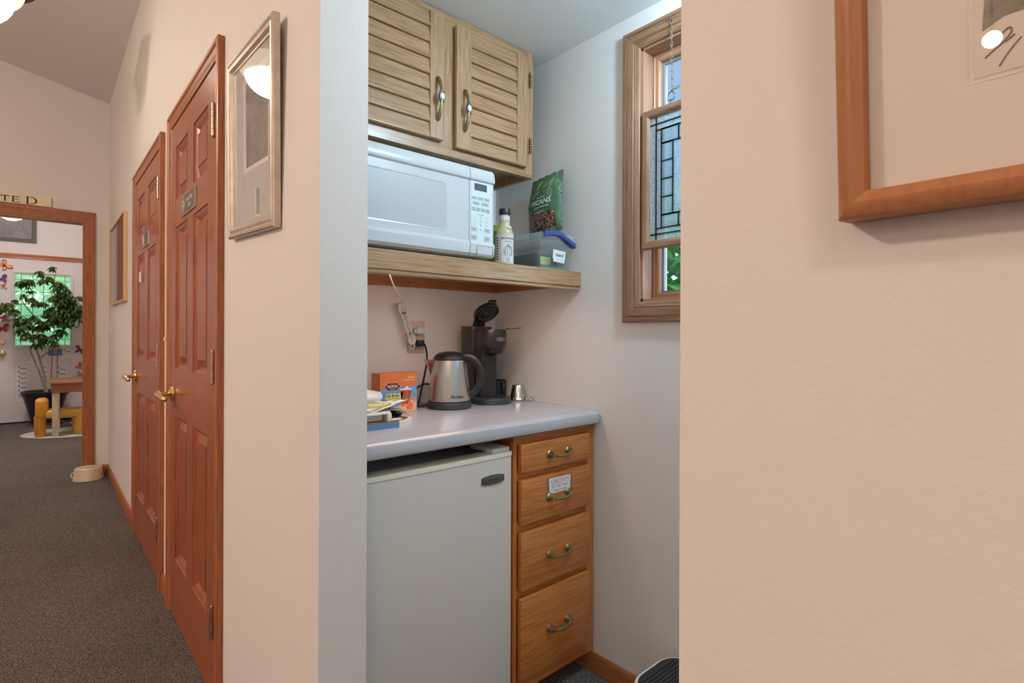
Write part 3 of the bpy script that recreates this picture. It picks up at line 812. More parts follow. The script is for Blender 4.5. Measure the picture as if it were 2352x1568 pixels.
for pts, r in (([(0.02, 0, 0.38), (-0.01, 0, 0.62), (-0.06, 0.01, 0.86), (-0.10, 0.0, 1.08), (-0.02, -0.03, 1.24), (0.10, -0.02, 1.36)], [0.013, 0.012, 0.011, 0.010, 0.008, 0.006]),
               ([(0.0, 0.02, 0.38), (-0.04, 0.02, 0.60), (-0.11, 0.03, 0.83), (-0.14, 0.03, 0.95), (-0.10, 0.02, 1.05)], [0.009, 0.008, 0.008, 0.007, 0.006]),
               ([(-0.06, 0.01, 0.84), (0.05, 0.0, 0.95), (0.14, -0.02, 1.10), (0.20, -0.02, 1.30), (0.22, -0.02, 1.62)], [0.008, 0.008, 0.007, 0.006, 0.005]),
               ([(-0.09, 0.0, 1.1), (-0.06, -0.02, 1.28), (-0.20, -0.04, 1.52), (-0.24, -0.04, 1.66)], [0.007, 0.007, 0.006, 0.004]),
               ([(0.10, -0.02, 1.36), (0.06, -0.02, 1.60), (0.10, -0.03, 1.95)], [0.006, 0.005, 0.003]),
               ([(-0.09, 0.0, 1.08), (-0.22, -0.02, 1.25), (-0.35, -0.05, 1.46)], [0.006, 0.005, 0.003])):
    MB().tube(pts, r, 7, smooth=5).build('stem', m_stem, t)
for x0, x1, z1 in ((0.03, 0.07, 1.0), (0.09, 0.12, 1.02)):
    MB().cyl((x0+0.02, -0.05, 0.38), (x1, -0.05, z1), 0.005).build('stake', plain('stake', (0.26, 0.12, 0.08), 0.6), t)
b = MB()
rr = random.Random(11)
spots = [(120, 622, .7), (66, 655, 1), (55, 652, 1), (47, 662, .8), (92, 634, .8), (98, 650, .9), (116, 645, 1), (136, 652, .9), (146, 664, 1), (150, 682, 1.1), (160, 690, 1), (170, 700, 1.1), (182, 690, .8), (176, 716, 1.1), (165, 722, 1.1), (150, 712, 1.1), (140, 702, 1), (126, 688, 1), (130, 722, 1), (115, 714, 1), (98, 700, .9), (84, 704, .8), (72, 693, .9), (54, 688, .7), (20, 705, 1.1), (8, 712, 1), (32, 722, 1), (44, 738, 1), (58, 742, 1), (70, 752, 1), (86, 760, 1), (100, 752, 1), (115, 742, 1), (130, 745, 1), (146, 735, 1), (160, 737, 1.1), (175, 738, 1.1), (184, 724, 1), (50, 762, 1), (64, 775, 1), (80, 780, 1), (96, 774, 1), (110, 784, .9), (126, 774, 1), (140, 768, 1), (150, 755, .8), (45, 752, .9), (168, 748, 1), (155, 725, 1), (143, 720, 1), (135, 735, 1), (122, 732, 1), (160, 708, 1), (172, 728, 1), (180, 708, 1), (148, 698, 1), (138, 690, 1), (156, 745, 1), (106, 728, .8), (92, 742, .9), (76, 735, .8), (38, 700, .6), (128, 664, .9), (140, 676, 1), (155, 672, .8), (86, 800, 1), (122, 795, .9), (70, 672, .6), (100, 790, .8), (57, 778, .8)]
def leaf(b, p, az, dr, L, W):
    dirv = Vector((math.cos(az)*math.cos(dr), math.sin(az)*math.cos(dr), math.sin(dr)))
    side = dirv.cross(Vector((0, 0, 1)))
    side = (side.normalized() if side.length > 1e-4 else Vector((1, 0, 0)))
    v = []
    N = 5; pos = Vector(p); dcur = dirv.copy()
    for i in range(N+1):
        s = i/N; wdt = W*math.sin(PI*min(1, s*0.92+0.06))**0.8*(1 if s < 1 else 0.05)
        v.append((pos-side*wdt, pos+Vector((0, 0, -0.15*wdt)), pos+side*wdt))
        dcur = (dcur+Vector((0, 0, -0.22))).normalized()
        pos = pos+dcur*(L/N)
    for i in range(N):
        for k in (0, 1):
            vv = [b.verts.new(q) for q in (v[i][k], v[i][k+1], v[i+1][k+1], v[i+1][k])]
            b.faces.new(vv)
bb = b.bm
for u, y, k in spots:
    for q in range(3):
        X = (u-95)/242-PX+rr.uniform(-.02, .02)
        Y = (-0.05, 0.10, -0.14)[q]+rr.uniform(-.16, .10)
        Z = 1.178-(y-765)/182+rr.uniform(-.025, .025)+0.03
        a0 = rr.uniform(0, 6.28); n = rr.choice((6, 7, 7, 8))
        for i in range(n):
            leaf(bb, (X, Y, Z), a0+i*2*PI/n+rr.uniform(-.15, .15), rr.uniform(-0.7, 0.15), 0.112*k*rr.uniform(.8, 1.1), 0.0165*k)
M = Mat('schefflera_leaf'); v = M.coord(); n = M.noise(v, 9, 3)
M.set(M.ramp(n, [(0.3, (0.032, 0.055, 0.014)), (0.55, (0.065, 0.105, 0.024)), (0.8, (0.15, 0.20, 0.07))]), 0.38)
M.p.inputs['Transmission Weight'].default_value = 0.0
tl_ = M.n('ShaderNodeBsdfTranslucent'); tl_.inputs['Color'].default_value = (0.08, 0.22, 0.02, 1)
mx = M.n('ShaderNodeMixShader'); mx.inputs[0].default_value = 0.3
M.link(M.p.outputs[0], mx.inputs[1]); M.link(tl_.outputs[0], mx.inputs[2]); M.link(mx.outputs[0], M.out.inputs['Surface'])
b.build('foliage', M.m, t, 60)

# rug, toddler chair, low table, shoe
tag(MB().lathe([(0, 0.0005), (0.6, 0.0005), (0.605, 0.006), (0.59, 0.009), (0, 0.009)], (0.425, 8.17, 0), 56, None, 1.0, 0.74).build('rug', (lambda M: (M.set(M.ramp(M.noise(M.coord(), 7, 4, 0.6, 0.5), [(0.3, (0.24, 0.30, 0.28)), (0.5, (0.55, 0.52, 0.45)), (0.75, (0.66, 0.62, 0.53))]), 0.9), M.m)[1])(Mat('rug_weave')), None), 'pale oval rug under the yellow toddler chair', 'rug')
t = thing('toddler_chair', (0.17, 8.02, 0.009), 'chunky yellow plastic toddler chair on the oval rug', 'chair')
m_yel = plain('yellow_plastic', (0.84, 0.48, 0.09), 0.4, 0, 0.04); m_yel2 = plain('orange_yellow_plastic', (0.76, 0.33, 0.035), 0.4, 0, 0.04)
MB().box(-0.052, 0.066, 7.90, 8.14, 0.20, 0.432, 0.045, 5).build('backrest', m_yel2, t)
MB().box(0.03, 0.385, 7.90, 8.14, 0.205, 0.30, 0.03, 4).build('seat', m_yel, t)
for x, y, m in ((-0.005, 7.955, m_yel2), (-0.012, 8.085, m_yel2), (0.332, 7.955, m_yel), (0.318, 8.085, m_yel)):
    MB().lathe([(0.0, 0.009), (0.044, 0.009), (0.046, 0.014), (0.05, 0.22)], (x, y, 0), 24).build('leg', m, t)
t = thing('low_table', (0.45, 8.2, 0), 'low dark wood table with cream square legs, partly behind the doorway trim', 'table')
m_tabX = wood('table_oak', (0.42, 0.16, 0.08), (0.16, 0.045, 0.02), 'X', 0.3, 0.5, 7, 0.6, 0.2, 0.4)
MB().box(0.078, 0.84, 7.79, 8.62, 0.597, 0.618, 0.004).build('tabletop', m_tabX, t)
MB().box(0.092, 0.83, 7.805, 7.83, 0.50, 0.597).box(0.092, 0.115, 7.83, 8.60, 0.50, 0.597).box(0.805, 0.83, 7.83, 8.60, 0.50, 0.597).box(0.092, 0.83, 8.58, 8.605, 0.50, 0.597).build('apron', m_tabX, t, 0)
m_legc = plain('cream_painted_wood', (0.80, 0.70, 0.44), 0.5)
for x, y in ((0.092, 7.832), (0.745, 7.832), (0.116, 8.52), (0.745, 8.52)):
    MB().box(x, x+0.058, y, y+0.058, 0.0092, 0.56, 0.003).build('leg', m_legc, t)
t = thing('shoe', (0.40, 8.92, 0), 'grey and white sneaker on the carpet behind the toddler chair', 'shoe')
MB().loft([[(x, 8.92+w*math.cos(a), 0.02+h*(0.5+0.5*math.sin(a))) for a in [i*PI/6 for i in range(12)]] for x, w, h in ((0.29, 0.01, 0.03), (0.305, 0.035, 0.05), (0.35, 0.045, 0.07), (0.40, 0.04, 0.10), (0.47, 0.036, 0.13), (0.52, 0.034, 0.13), (0.535, 0.02, 0.12))]).build('upper', plain('sneaker_grey', (0.16, 0.17, 0.18), 0.6), t)
MB().lathe([(0, 0), (0.5, 0), (0.5, 0.024), (0, 0.024)], (0.412, 8.92, 0), 24, None, 0.26, 0.098).build('sole', m_white, t)
b = MB()
for i in range(3): b.tube([(0.37+0.025*i, 8.90, 0.085+0.012*i), (0.375+0.025*i, 8.92, 0.096+0.013*i), (0.37+0.025*i, 8.94, 0.085+0.012*i)], 0.004, 5)
b.build('laces', m_paper, t)

# pendant lamps of the hall
LS = dict(A=13, B=55, C=247, D=285, E=50, entry=108, nook=318, shelf=18, world=1.7)
HC = (1.0, 0.775, 0.64)
LC = dict(A=(1.0, 0.89, 0.68), B=HC, C=HC, D=HC, E=HC, entry=(1.0, 0.86, 0.85), nook=(0.585, 0.835, 1.01), shelf=(1.0, 0.66, 0.50))
m_bronze = plain('lamp_bronze', (0.20, 0.105, 0.07), 0.25, 1.0, 0.25, 30)
def bowl_lamp(x, y, z, label, key, group=None):
    """z = underside of the bowl"""
    top = zc(x)
    m_bowl = emit('lamp_bowl_glow', LC[key], LS[key]); m_flange = emit('lamp_flange_glow', tuple(c*k for c, k in zip(LC[key], (1, 1.0, 0.9))), min(LS[key], 6)*0.14)
    t = thing('ceiling_lamp', (x, y, z), label, 'ceiling lamp', local=True, group=group)
    MB().lathe([(0, 0), (0.02, 0.001), (0.045, 0.005), (0.07, 0.013), (0.093, 0.025), (0.113, 0.041), (0.129, 0.060), (0.141, 0.082), (0.148, 0.104), (0.15, 0.12), (0.0, 0.12)], n=96).build('glass_bowl', m_bowl, t)
    MB().lathe([(0.148, 0.112), (0.158, 0.118), (0.168, 0.128), (0.177, 0.143), (0.183, 0.161), (0.186, 0.180), (0.182, 0.195), (0.0, 0.195)], n=96).build('glass_flange', m_flange, t)
    MB().lathe([(0.0, 0.196), (0.205, 0.196), (0.225, 0.20), (0.235, 0.215), (0.228, 0.23), (0.20, 0.245), (0.08, 0.27), (0.03, 0.30), (0.0, 0.30)], n=96).build('pan', m_bronze, t)
    MB().cyl((0, 0, 0.295), (0, 0, top-z-0.03), 0.01).lathe([(0, top-z-0.035), (0.06, top-z-0.03), (0.065, top-z-0.005), (0.0, top-z+0.0)], n=24).build('stem', m_bronze, t)
    return t
bowl_lamp(-0.242, 3.30, 2.535, 'glowing glass bowl lamp with bronze ring hanging from the sloped hall ceiling', 'A')
#__PART3__
# ------------------------------------------------------------------ nook: window and what hangs in it
def warp(b, fn):
    for v in b.bm.verts: v.co = Vector(fn(v.co.x, v.co.y, v.co.z))
    return b
def xform(b, m):
    b.bm.transform(m); return b
def copy_bm(o):
    return o

w1 = thing('window_1', (XR, 0.69, 1.216), kind='structure')
WC = [(0, 0), (0, 0.013), (0.005, 0.018), (0.016, 0.019), (0.0175, 0.016), (0.020, 0.019), (0.044, 0.019), (0.046, 0.015), (0.049, 0.0165), (0.063, 0.012), (0.066, 0.009), (0.066, 0)]
f = FX(XR, 1.087, 1.216); WW = 1.087-(WY0-0.065); WH = 2.163-1.216
def half_frame(b, a0, a1, b0, b1, prof, sides):
    bb = bmesh.new()
    for s in sides:
        V = []
        for i, h in prof:
            c = [(a0+i, b0+i, h), (a1-i, b0+i, h), (a1-i, b1-i, h), (a0+i, b1-i, h)]
            V.append((bb.verts.new(c[s]), bb.verts.new(c[(s+1) % 4])))
        m = len(V)
        for q in range(m): bb.faces.new((V[q][0], V[q][1], V[(q+1) % m][1], V[(q+1) % m][0]))
        bb.faces.new([v[0] for v in V]); bb.faces.new([v[1] for v in V])
    bmesh.ops.recalc_face_normals(bb, faces=list(bb.faces))
    return b._add(bb)
for s_, nm_, mm_ in ((1, 'side_casing', m_winZ), (3, 'side_casing', m_winZ), (0, 'sill_casing', m_winY), (2, 'head_casing', m_winY)):
    half_frame(MB(f), 0, WW, 0, WH, WC, (s_,)).build(nm_, mm_, w1, 25)
b = MB()
b.box(XR-0.002, XR+0.06, WY1-0.008, WY1+0.002, WZ0, WZ1).box(XR-0.002, XR+0.06, WY0-0.002, WY0+0.008, WZ0, WZ1)
b.box(XR-0.002, XR+0.06, WY0, WY1, WZ0-0.002, WZ0+0.008).box(XR-0.002, XR+0.06, WY0, WY1, WZ1-0.008, WZ1+0.002)
b.build('jamb', wood('jamb_wood', (0.42, 0.22, 0.14), (0.26, 0.11, 0.06), 'Z', 0.45, 0.3, 4, 0.3, 0, 0.3), w1, 0)
MB(FX(XR+0.055, WY1-0.006, WZ0+0.006)).frame(0, WY1-WY0-0.012, 0, WZ1-WZ0-0.012, [(0, -0.03), (0, 0.0), (0.006, 0.004), (0.010, 0.0), (0.020, -0.001), (0.024, -0.006), (0.024, -0.03)]).build('sash', m_sashZ, w1, 25)
MB().box(XR+0.066, XR+0.072, WY0+0.028, WY1-0.028, WZ0+0.028, WZ1-0.028).build('glass', m_wglass, w1, 0)
MB(FX(XR+0.075, WY1+0.0, WZ0-0.0)).frame(0, WY1-WY0, 0, WZ1-WZ0, [(0, -0.012), (0, 0.0), (0.037, 0.0), (0.037, -0.012)]).build('outer_frame', plain('outer_frame_grey', (0.34, 0.34, 0.38), 0.6), w1, 0)

# hanging leaded glass panel
LY1, LY0, LZ0, LZ1 = 1.0115, 0.40, 1.447, 1.886
LX = 1.452
t = thing('stained_glass_panel', (LX, 0.705, LZ0), 'oak-framed leaded clear glass panel hanging by a chain in the nook window', 'glass panel')
f = FX(LX, LY1, LZ0); LW = LY1-LY0; LH = LZ1-LZ0; fw = 0.0265
PF = [(0, -0.011), (0, 0.008), (0.003, 0.011), (0.018, 0.0105), (0.024, 0.006), (fw, 0.004), (fw, -0.011)]
for s_, nm_, mm_ in ((1, 'side_rail', m_winZ), (3, 'side_rail', m_winZ), (0, 'bottom_rail', m_winY), (2, 'top_rail', m_winY)):
    half_frame(MB(f), 0, LW, 0, LH, PF, (s_,)).build(nm_, mm_, t, 25)
a0, a1, b0, b1 = fw-0.002, LW-fw+0.002, fw-0.002, LH-fw+0.002
MB(f).box(a0, a1, b0, b1, -0.0015, 0.0015).build('textured_glass', clear_glass('hammered_glass', (0.86, 0.93, 0.97), rough=0.12, bump_scale=160, bump=1.0, milky=0.42, milk=(0.62, 0.70, 0.74)), t, 0)
came = MB(f); bev = MB(f)
def cl(x0, y0, x1, y1, wd=0.0022):
    came.box(min(x0, x1)-wd, max(x0, x1)+wd, min(y0, y1)-wd, max(y0, y1)+wd, -0.003, 0.003)
ia, ib = a0, b0; ja, jb = a1, b1
va = [ia+0.024, ia+0.043]; wa = [ja-0.024, ja-0.043]
hb = [ib+0.020, ib+0.038]; gb = [jb-0.024, jb-0.044]
cl(va[0], ib, va[0], jb); cl(wa[0], ib, wa[0], jb)
cl(ia, hb[0], ja, hb[0]); cl(ia, gb[0], ja, gb[0])
cl(va[0], hb[1], wa[0], hb[1]); cl(va[0], gb[1], wa[0], gb[1])
cl(va[1], hb[1], va[1], gb[1]); cl(wa[1], hb[1], wa[1], gb[1])
def bevelp(x0, x1, y0, y1):
    bev.rings(x0+0.002, x1-0.002, y0+0.002, y1-0.002, [(0, 0.0018), (0, 0.0022), (0.011, 0.0055)])
bw = 0.040
for side in (0, 1):
    xa = va[1] if side == 0 else wa[1]-bw
    y = hb[1]; hs = [0.040]+[0.0525]*4+[0.0]
    top = gb[1]-0.045
    n = 4; step = (top-(hb[1]+0.040))/n
    ys = [hb[1], hb[1]+0.040]+[hb[1]+0.040+step*(i+1) for i in range(n)]+[gb[1]]
    for i in range(len(ys)-1):
        wide = 0.06 if i in (0, len(ys)-2) else bw
        xx0 = xa if side == 0 else wa[1]-wide
        bevelp(xx0, xx0+wide, ys[i], ys[i+1])
        cl(xx0, ys[i+1], xx0+wide, ys[i+1]); 
        cl(xx0 if side else xx0+wide, ys[i], xx0 if side else xx0+wide, ys[i+1])
for x in (0.20, 0.28, 0.36): bevelp(x-0.035, x+0.035, hb[1], hb[1]+0.04); bevelp(x-0.035, x+0.035, gb[1]-0.045, gb[1])
cl(va[1], hb[1]+0.04, wa[1], hb[1]+0.04); cl(va[1], gb[1]-0.045, wa[1], gb[1]-0.045)
came.build('leading', plain('dark_lead', (0.03, 0.04, 0.038), 0.45, 0.5), t, 0)
pieces(bev, 'bevelled_pane', clear_glass('bevel_glass', (0.86, 0.92, 0.93), rough=0.03, milky=0.25, milk=(0.55, 0.62, 0.66)), t)
m_nick = plain('nickel_chain', (0.62, 0.57, 0.48), 0.25, 1.0, 0.1, 90)
ch = MB()
pt, pb = Vector((1.4335, 0.900, 2.132)), Vector((1.445, 0.904, 1.925))
N = 19
for i in range(N):
    c = pt.lerp(pb, (i+0.5)/N); L = (pt-pb).length/N*0.68
    ang = (0.35 if i % 2 else 1.75)
    ux = Vector((math.cos(ang), math.sin(ang), 0)); uz = (pt-pb).normalized()
    ch.tube([c+ux*(0.0036*math.cos(k*PI/5))+uz*(L*math.sin(k*PI/5)) for k in range(10)], 0.0010, 5, closed=True)
p2 = Vector((1.447, 0.70, 1.947))
for i in range(17):
    c = pb.lerp(p2, (i+0.5)/17); u = (p2-pb).normalized(); s = Vector((0, 0, 1)) if i % 2 else Vector((1, 0, 0))
    ch.tube([c+s*(0.0036*math.cos(k*PI/5))+u*(0.0088*math.sin(k*PI/5)) for k in range(10)], 0.0010, 5, closed=True)
ch.build('chain', m_nick, t)
b = MB()
b.tube([(1.448, 0.9095+0.0115*math.cos(k*PI/8), 1.906+0.0165*max(-0.6, math.sin(k*PI/8))) for k in range(16)], 0.0016, 6, closed=True)
b.cyl((1.45, 0.9095, 1.884), (1.449, 0.9095, 1.9), 0.0022); b.lathe([(0, 0), (0.005, 0), (0.005, 0.002), (0, 0.002)], (1.45, 0.9095, 1.886), 12)
b.build('hanging_ring', m_pewter, t)
MB().tube([(1.437, 0.900, 2.132), (1.428, 0.900, 2.13), (1.427, 0.9, 2.137), (1.431, 0.9, 2.141)], 0.0014, 6, smooth=3).build('hook', m_pewter, t)

# ------------------------------------------------------------------ upper cabinet
CX0, CX1, CY, CZ0, CZ1 = 0.548, 1.377, 1.45, 1.757, 2.2205
t = thing('wall_cabinet', ((CX0+CX1)/2, 1.60, CZ0), 'pale oak wall cabinet with slatted doors mounted above the microwave', 'cabinet')
b = MB()
b.box(CX1-0.016, CX1, CY+0.018, YB, CZ0, CZ1); b.box(CX0, CX0+0.016, CY+0.018, YB, CZ0, CZ1)
pieces(b, 'side_panel', m_oakZ, t)
MB().box(CX0+0.016, CX1-0.016, CY+0.018, YB, CZ0+0.03, CZ0+0.044).box(CX0+0.016, CX1-0.016, CY+0.018, YB, CZ1-0.016, CZ1).box(CX0+0.016, CX1-0.016, YB-0.008, YB, CZ0+0.044, CZ1-0.016).build('bottom_panel', m_oakY, t, 0)
b = MB(); b.box(CX0, CX1, CY, CY+0.018, CZ0, CZ0+0.045).box(CX0, CX1, CY, CY+0.018, CZ1-0.042, CZ1); pieces(b, 'face_rail', m_oakX, t)
b = MB(); b.box(CX0, CX0+0.04, CY, CY+0.0175, CZ0+0.045, CZ1-0.042).box(CX1-0.055, CX1, CY-0.0003, CY+0.018, CZ0+0.012, CZ1-0.0).box(0.955, 1.03, CY-0.0003, CY+0.018, CZ0+0.03, CZ1-0.03); pieces(b, 'face_stile', m_oakZ, t)
def slat_door(x0, x1, z0, z1, sl, sr, nb, hx, hinge_x, tilt=0.0):
    d = MB().box(x0+0.01, x1-0.01, CY-0.0042, CY-0.0005, z0+0.002, z1-0.002).build('door', m_oakZ, t, 0)
    for xa, xb in ((x0, x0+sl), (x1-sr, x1)): MB().box(xa, xb, CY-0.020, CY-0.0045, z0, z1, 0.002, 1).build('stile', m_oakZ, d, 20)
    s = MB(Fr((0, 0, 0), (0, 1, 0), (0, 0, 1)))
    hgt = (z1-z0)/nb
    for i in range(nb):
        za = z0+hgt*i; zb = za+hgt
        s.prism([(CY-0.0185, za+0.0022), (CY-0.016, za), (CY-0.004, za), (CY-0.004, zb), (CY-0.0085, zb), (CY-0.0125, zb-0.004), (CY-0.0185, za+0.0045)], x0+sl-0.001, x1-sr+0.001)
    s.build('slat', m_oakX, d, 0)
    hz = (z0+z1)/2-0.073
    h = MB(); y = CY-0.020
    for sg in (-1, 1):
        h.tube([(hx, y-0.001, hz+sg*0.066), (hx, y-0.006, hz+sg*0.062), (hx, y-0.013, hz+sg*0.048), (hx, y-0.020, hz+sg*0.03), (hx, y-0.023, hz+sg*0.012)], [0.0055, 0.006, 0.0058, 0.0045, 0.004], 10, smooth=4)
    hd = h.build('handle', m_antbrass, d)
    rot = Matrix.Rotation(R(90), 3, 'X')
    q = MB().lathe([(0.0, 0), (0.013, 0.0), (0.0135, 0.003), (0.011, 0.006), (0.0, 0.006)], (hx, y-0.021, hz), 24, rot, 0.86, 1.15)
    for sx in (-1, 1):
        for sz in (-1, 1): q.ball((hx+sx*0.0062, y-0.024, hz+sz*0.0145), 0.0032)
    q.build('handle_rosette', m_pewter, d)
    MB().ball((hx, y-0.027, hz), 0.0095, (0.84, 0.42, 1.15), 20).build('porcelain_oval', m_porc, d)
    for zz in (z1-0.07, z0+0.088):
        k = MB()
        for i in range(5): k.ball((hinge_x, CY-0.006, zz-0.02+i*0.01), 0.0058, (0.9, 0.9, 0.85), 10)
        k.ball((hinge_x, CY-0.006, zz+0.027), 0.0035); k.ball((hinge_x, CY-0.006, zz-0.027), 0.0035)
        k.box(hinge_x, hinge_x+0.012, CY-0.0025, CY, zz-0.022, zz+0.022)
        k.build('hinge', m_antbrass, d)
    return d
slat_door(0.585, 0.967, 1.795, 2.195, 0.053, 0.053, 8, 0.942, 0.560)
slat_door(1.015, 1.333, 1.786, 2.187, 0.062, 0.050, 8, 1.048, 1.3585)

# ------------------------------------------------------------------ shelf
SZ = 1.40
t = thing('shelf', ((XB+XR)/2, 1.50, 1.335), 'thick pale oak shelf holding the microwave, built wall to wall in the nook', 'shelf')
MB().box(XB, XR, 1.277, 1.297, 1.347, SZ+0.0, 0.0015, 1).box(XB, XR, 1.281, 1.297, 1.335, 1.3475, 0.003, 2).build('front_board', m_oakX, t, 20)
MB().box(XB, XR, 1.297, YB, 1.380, SZ-0.0005).build('shelf_board', m_oakX, t, 0)
bcl = MB().box(XB, XR, YB-0.019, YB, 1.350, 1.380).box(XR-0.019, XR, 1.36, YB-0.0195, 1.350, 1.380).box(XB, XB+0.019, 1.36, YB-0.0195, 1.350, 1.380)
pieces(bcl, 'cleat', wood('cleat_oak', (0.42, 0.16, 0.05), (0.25, 0.075, 0.02), 'X', 0.4, 0.4, 5, 0.4, 0, 0.4), t)
b = MB()
for x in (0.75, 1.02, 1.30): b.cyl((x, YB-0.0195, 1.366), (x, YB-0.0185, 1.366), 0.0032, n=10)
b.cyl((XR-0.0195, 1.70, 1.366), (XR-0.0185, 1.70, 1.366), 0.0032, n=10)
pieces(b, 'screw', m_dark, t, 35)

# under-shelf lamp with its cord, bundle and plug
t = thing('shelf_lamp', (0.74, 1.33, 1.338), 'slim warm lamp fixed under the shelf, its white cord bundled by the outlet', 'lamp')
MB().box(0.70, 1.20, 1.30, 1.350, 1.3535, 1.379, 0.003).build('housing', m_white, t)
MB().box(0.705, 1.195, 1.303, 1.347, 1.3480, 1.3537, 0.002).build('diffuser', emit('shelf_lamp_glow', LC['shelf'], LS['shelf']), t)
m_cord = plain('white_cord', (0.72, 0.72, 0.70), 0.45)
b = MB()
b.tube([(0.735, 1.355, 1.345), (0.738, 1.36, 1.340), (0.80, 1.45, 1.322), (0.93, 1.64, 1.300), (1.000, 1.735, 1.285), (1.006, 1.738, 1.262)], 0.0022, 7, smooth=6)
TOP, BOT = Vector((0.983, 1.733, 1.290)), Vector((1.030, 1.733, 1.142))
axd = (BOT-TOP).normalized(); sd = Vector((-axd.z, 0, axd.x))
for i in range(4):
    wv = 0.0165-0.0034*i; dz = 0.006*i
    yy = Vector((0, -0.006+0.0038*i, 0))
    P = []
    for s, k in ((0.0, 0), (0.06, .8), (0.2, 1), (0.34, .62), (0.6, .55), (0.85, .6), (0.97, .95), (1.06, .6)):
        P.append(TOP+axd*(dz+(0.148-dz*1.6)*s)+sd*(wv*k)+yy)
    Q = []
    for s, k in ((1.08, 0), (1.02, .7), (0.85, .5), (0.6, .5), (0.34, .55), (0.2, 1), (0.06, .8)):
        Q.append(TOP+axd*(dz+(0.148-dz*1.6)*s)-sd*(wv*k)+yy)
    b.tube(P+Q, 0.0029, 7, closed=True, smooth=3)
b.tube([(1.026, 1.735, 1.150), (1.028, 1.738, 1.13), (1.036, 1.742, 1.118), (1.047, 1.742, 1.126), (1.049, 1.742, 1.15), (1.048, 1.742, 1.185), (1.056, 1.741, 1.188)], 0.0026, 7, smooth=5)
b.build('cord', m_cord, t)
b = MB()
for s in (0.27, 0.80):
    c = TOP+axd*(0.148*s)
    b.tube([c+sd*(0.0105*math.cos(k*PI/6))+Vector((0, 0.008*math.sin(k*PI/6), 0)) for k in range(12)], 0.0015, 5, closed=True)
    b.tube([c+sd*0.010, c+sd*0.017+Vector((0, -0.004, 0.003))], 0.0014, 5); b.tube([c-sd*0.010, c-sd*0.016+Vector((0, -0.004, -0.002))], 0.0014, 5)
b.build('twist_tie', m_ink, t)
MB().box(1.052, 1.083, 1.728, 1.7525, 1.176, 1.199, 0.003).box(1.046, 1.053, 1.735, 1.7525, 1.18, 1.195, 0.002).build('plug', m_white, t)

t = thing('wall_outlet', (1.064, YB, 1.105), 'beige double wall outlet above the kettle with two plugs in it', 'outlet')
m_beige = plain('beige_plastic', (0.60, 0.48, 0.36), 0.4)
MB(FY(1.028, YB, 1.105)).box(0, 0.072, 0, 0.119, 0, 0.006, 0.002).build('plate', m_beige, t)
for z in (0.082, 0.036): MB(FY(1.064, YB, 1.105+z)).lathe([(0, 0.004), (0.0165, 0.004), (0.0165, 0.0072), (0, 0.0072)], n=24).build('receptacle', m_beige, t)
b = MB(FY(1.064, YB, 1.105))
for z in (0.082, 0.036): b.lathe([(0, 0.0072), (0.0024, 0.0072), (0.0024, 0.0075), (0, 0.0075)], (0, z+0.012, 0), 10)
b.build('ground_hole', m_dark, t)

# ------------------------------------------------------------------ microwave
MX0, MX1, MY, MZ0, MZ1 = 0.572, 1.058, 1.288, 1.4105, 1.684
t = thing('microwave', ((MX0+MX1)/2, 1.49, SZ), 'white microwave oven on the oak shelf under the slatted cabinet', 'microwave')
MB().box(MX0, MX1, MY+0.016, 1.70, MZ0, MZ1, 0.006, 3).build('body', m_white, t)
b = MB()
for x in (0.62, 1.01):
    for y in (1.33, 1.66): b.cyl((x, y, SZ+0.0), (x, y, MZ0+0.001), 0.012)
pieces(b, 'foot', m_blackg, t, 35)
side = [(MY+0.018, MZ1-0.002), (MY+0.006, MZ1-0.003), (MY-0.001, MZ1-0.012), (MY-0.006, MZ1-0.034), (MY-0.004, MZ1-0.041), (MY+0.002, MZ1-0.045), (MY+0.002, MZ0+0.047), (MY-0.003, MZ0+0.043), (MY-0.0055, MZ0+0.037), (MY-0.002, MZ0+0.010), (MY+0.006, MZ0+0.002), (MY+0.018, MZ0+0.001)]
FS_ = Fr((0, 0, 0), (0, 1, 0), (0, 0, 1))
d = MB(FS_).prism(side, MX0+0.001, 0.9625, 0.0012, 2).build('door', m_white, t, 30)
def rrect(x0, x1, y0, y1, r, n=5):
    P = []
    for cx, cy, a in ((x1-r, y0+r, -90), (x1-r, y1-r, 0), (x0+r, y1-r, 90), (x0+r, y0+r, 180)):
        for i in range(n+1): P.append((cx+r*math.cos(R(a+90*i/n)), cy+r*math.sin(R(a+90*i/n))))
    return P
M = Mat('perforated_screen'); v = M.coord((1, 1, 1))
vo = M.n('ShaderNodeTexVoronoi'); vo.inputs['Scale'].default_value = 330; vo.inputs['Randomness'].default_value = 0.0; M.link(v, vo.inputs['Vector'])
M.set(M.ramp(vo.outputs['Distance'], [(0.28, (0.36, 0.37, 0.39)), (0.42, (0.66, 0.67, 0.69))]), 0.25)
oa = rrect(0.598, 0.8815, 1.476, 1.6155, 0.012); ib_ = rrect(0.6015, 0.878, 1.4795, 1.612, 0.0095)
MB(FY(0, 0, 0)).loft([[(p[0], p[1], -MY-0.0018) for p in oa], [(p[0], p[1], -MY-0.0012) for p in oa], [(p[0], p[1], -MY-0.0019) for p in ib_]], True, False, True).build('door_window', M.m, d, 0)
m_pan = plain('panel_white', (0.74, 0.79, 0.79), 0.3)
c = MB(FS_).prism(side, 0.9640, MX1-0.0005, 0.0012, 2).build('control_panel', m_white, t, 30)
fp = FY(0, MY+0.002, 0)
MB(fp).prism(rrect(0.969, 1.0505, 1.457, 1.640, 0.003), 0, 0.0008).build('panel_face', m_pan, c, 0)
MB(fp).box(0.982, 1.030, 1.6125, 1.6335, 0.0008, 0.0013).build('display', plain('display_grey', (0.07, 0.085, 0.11), 0.2), c, 0)
m_but = plain('button_grey', (0.47, 0.53, 0.53), 0.4)
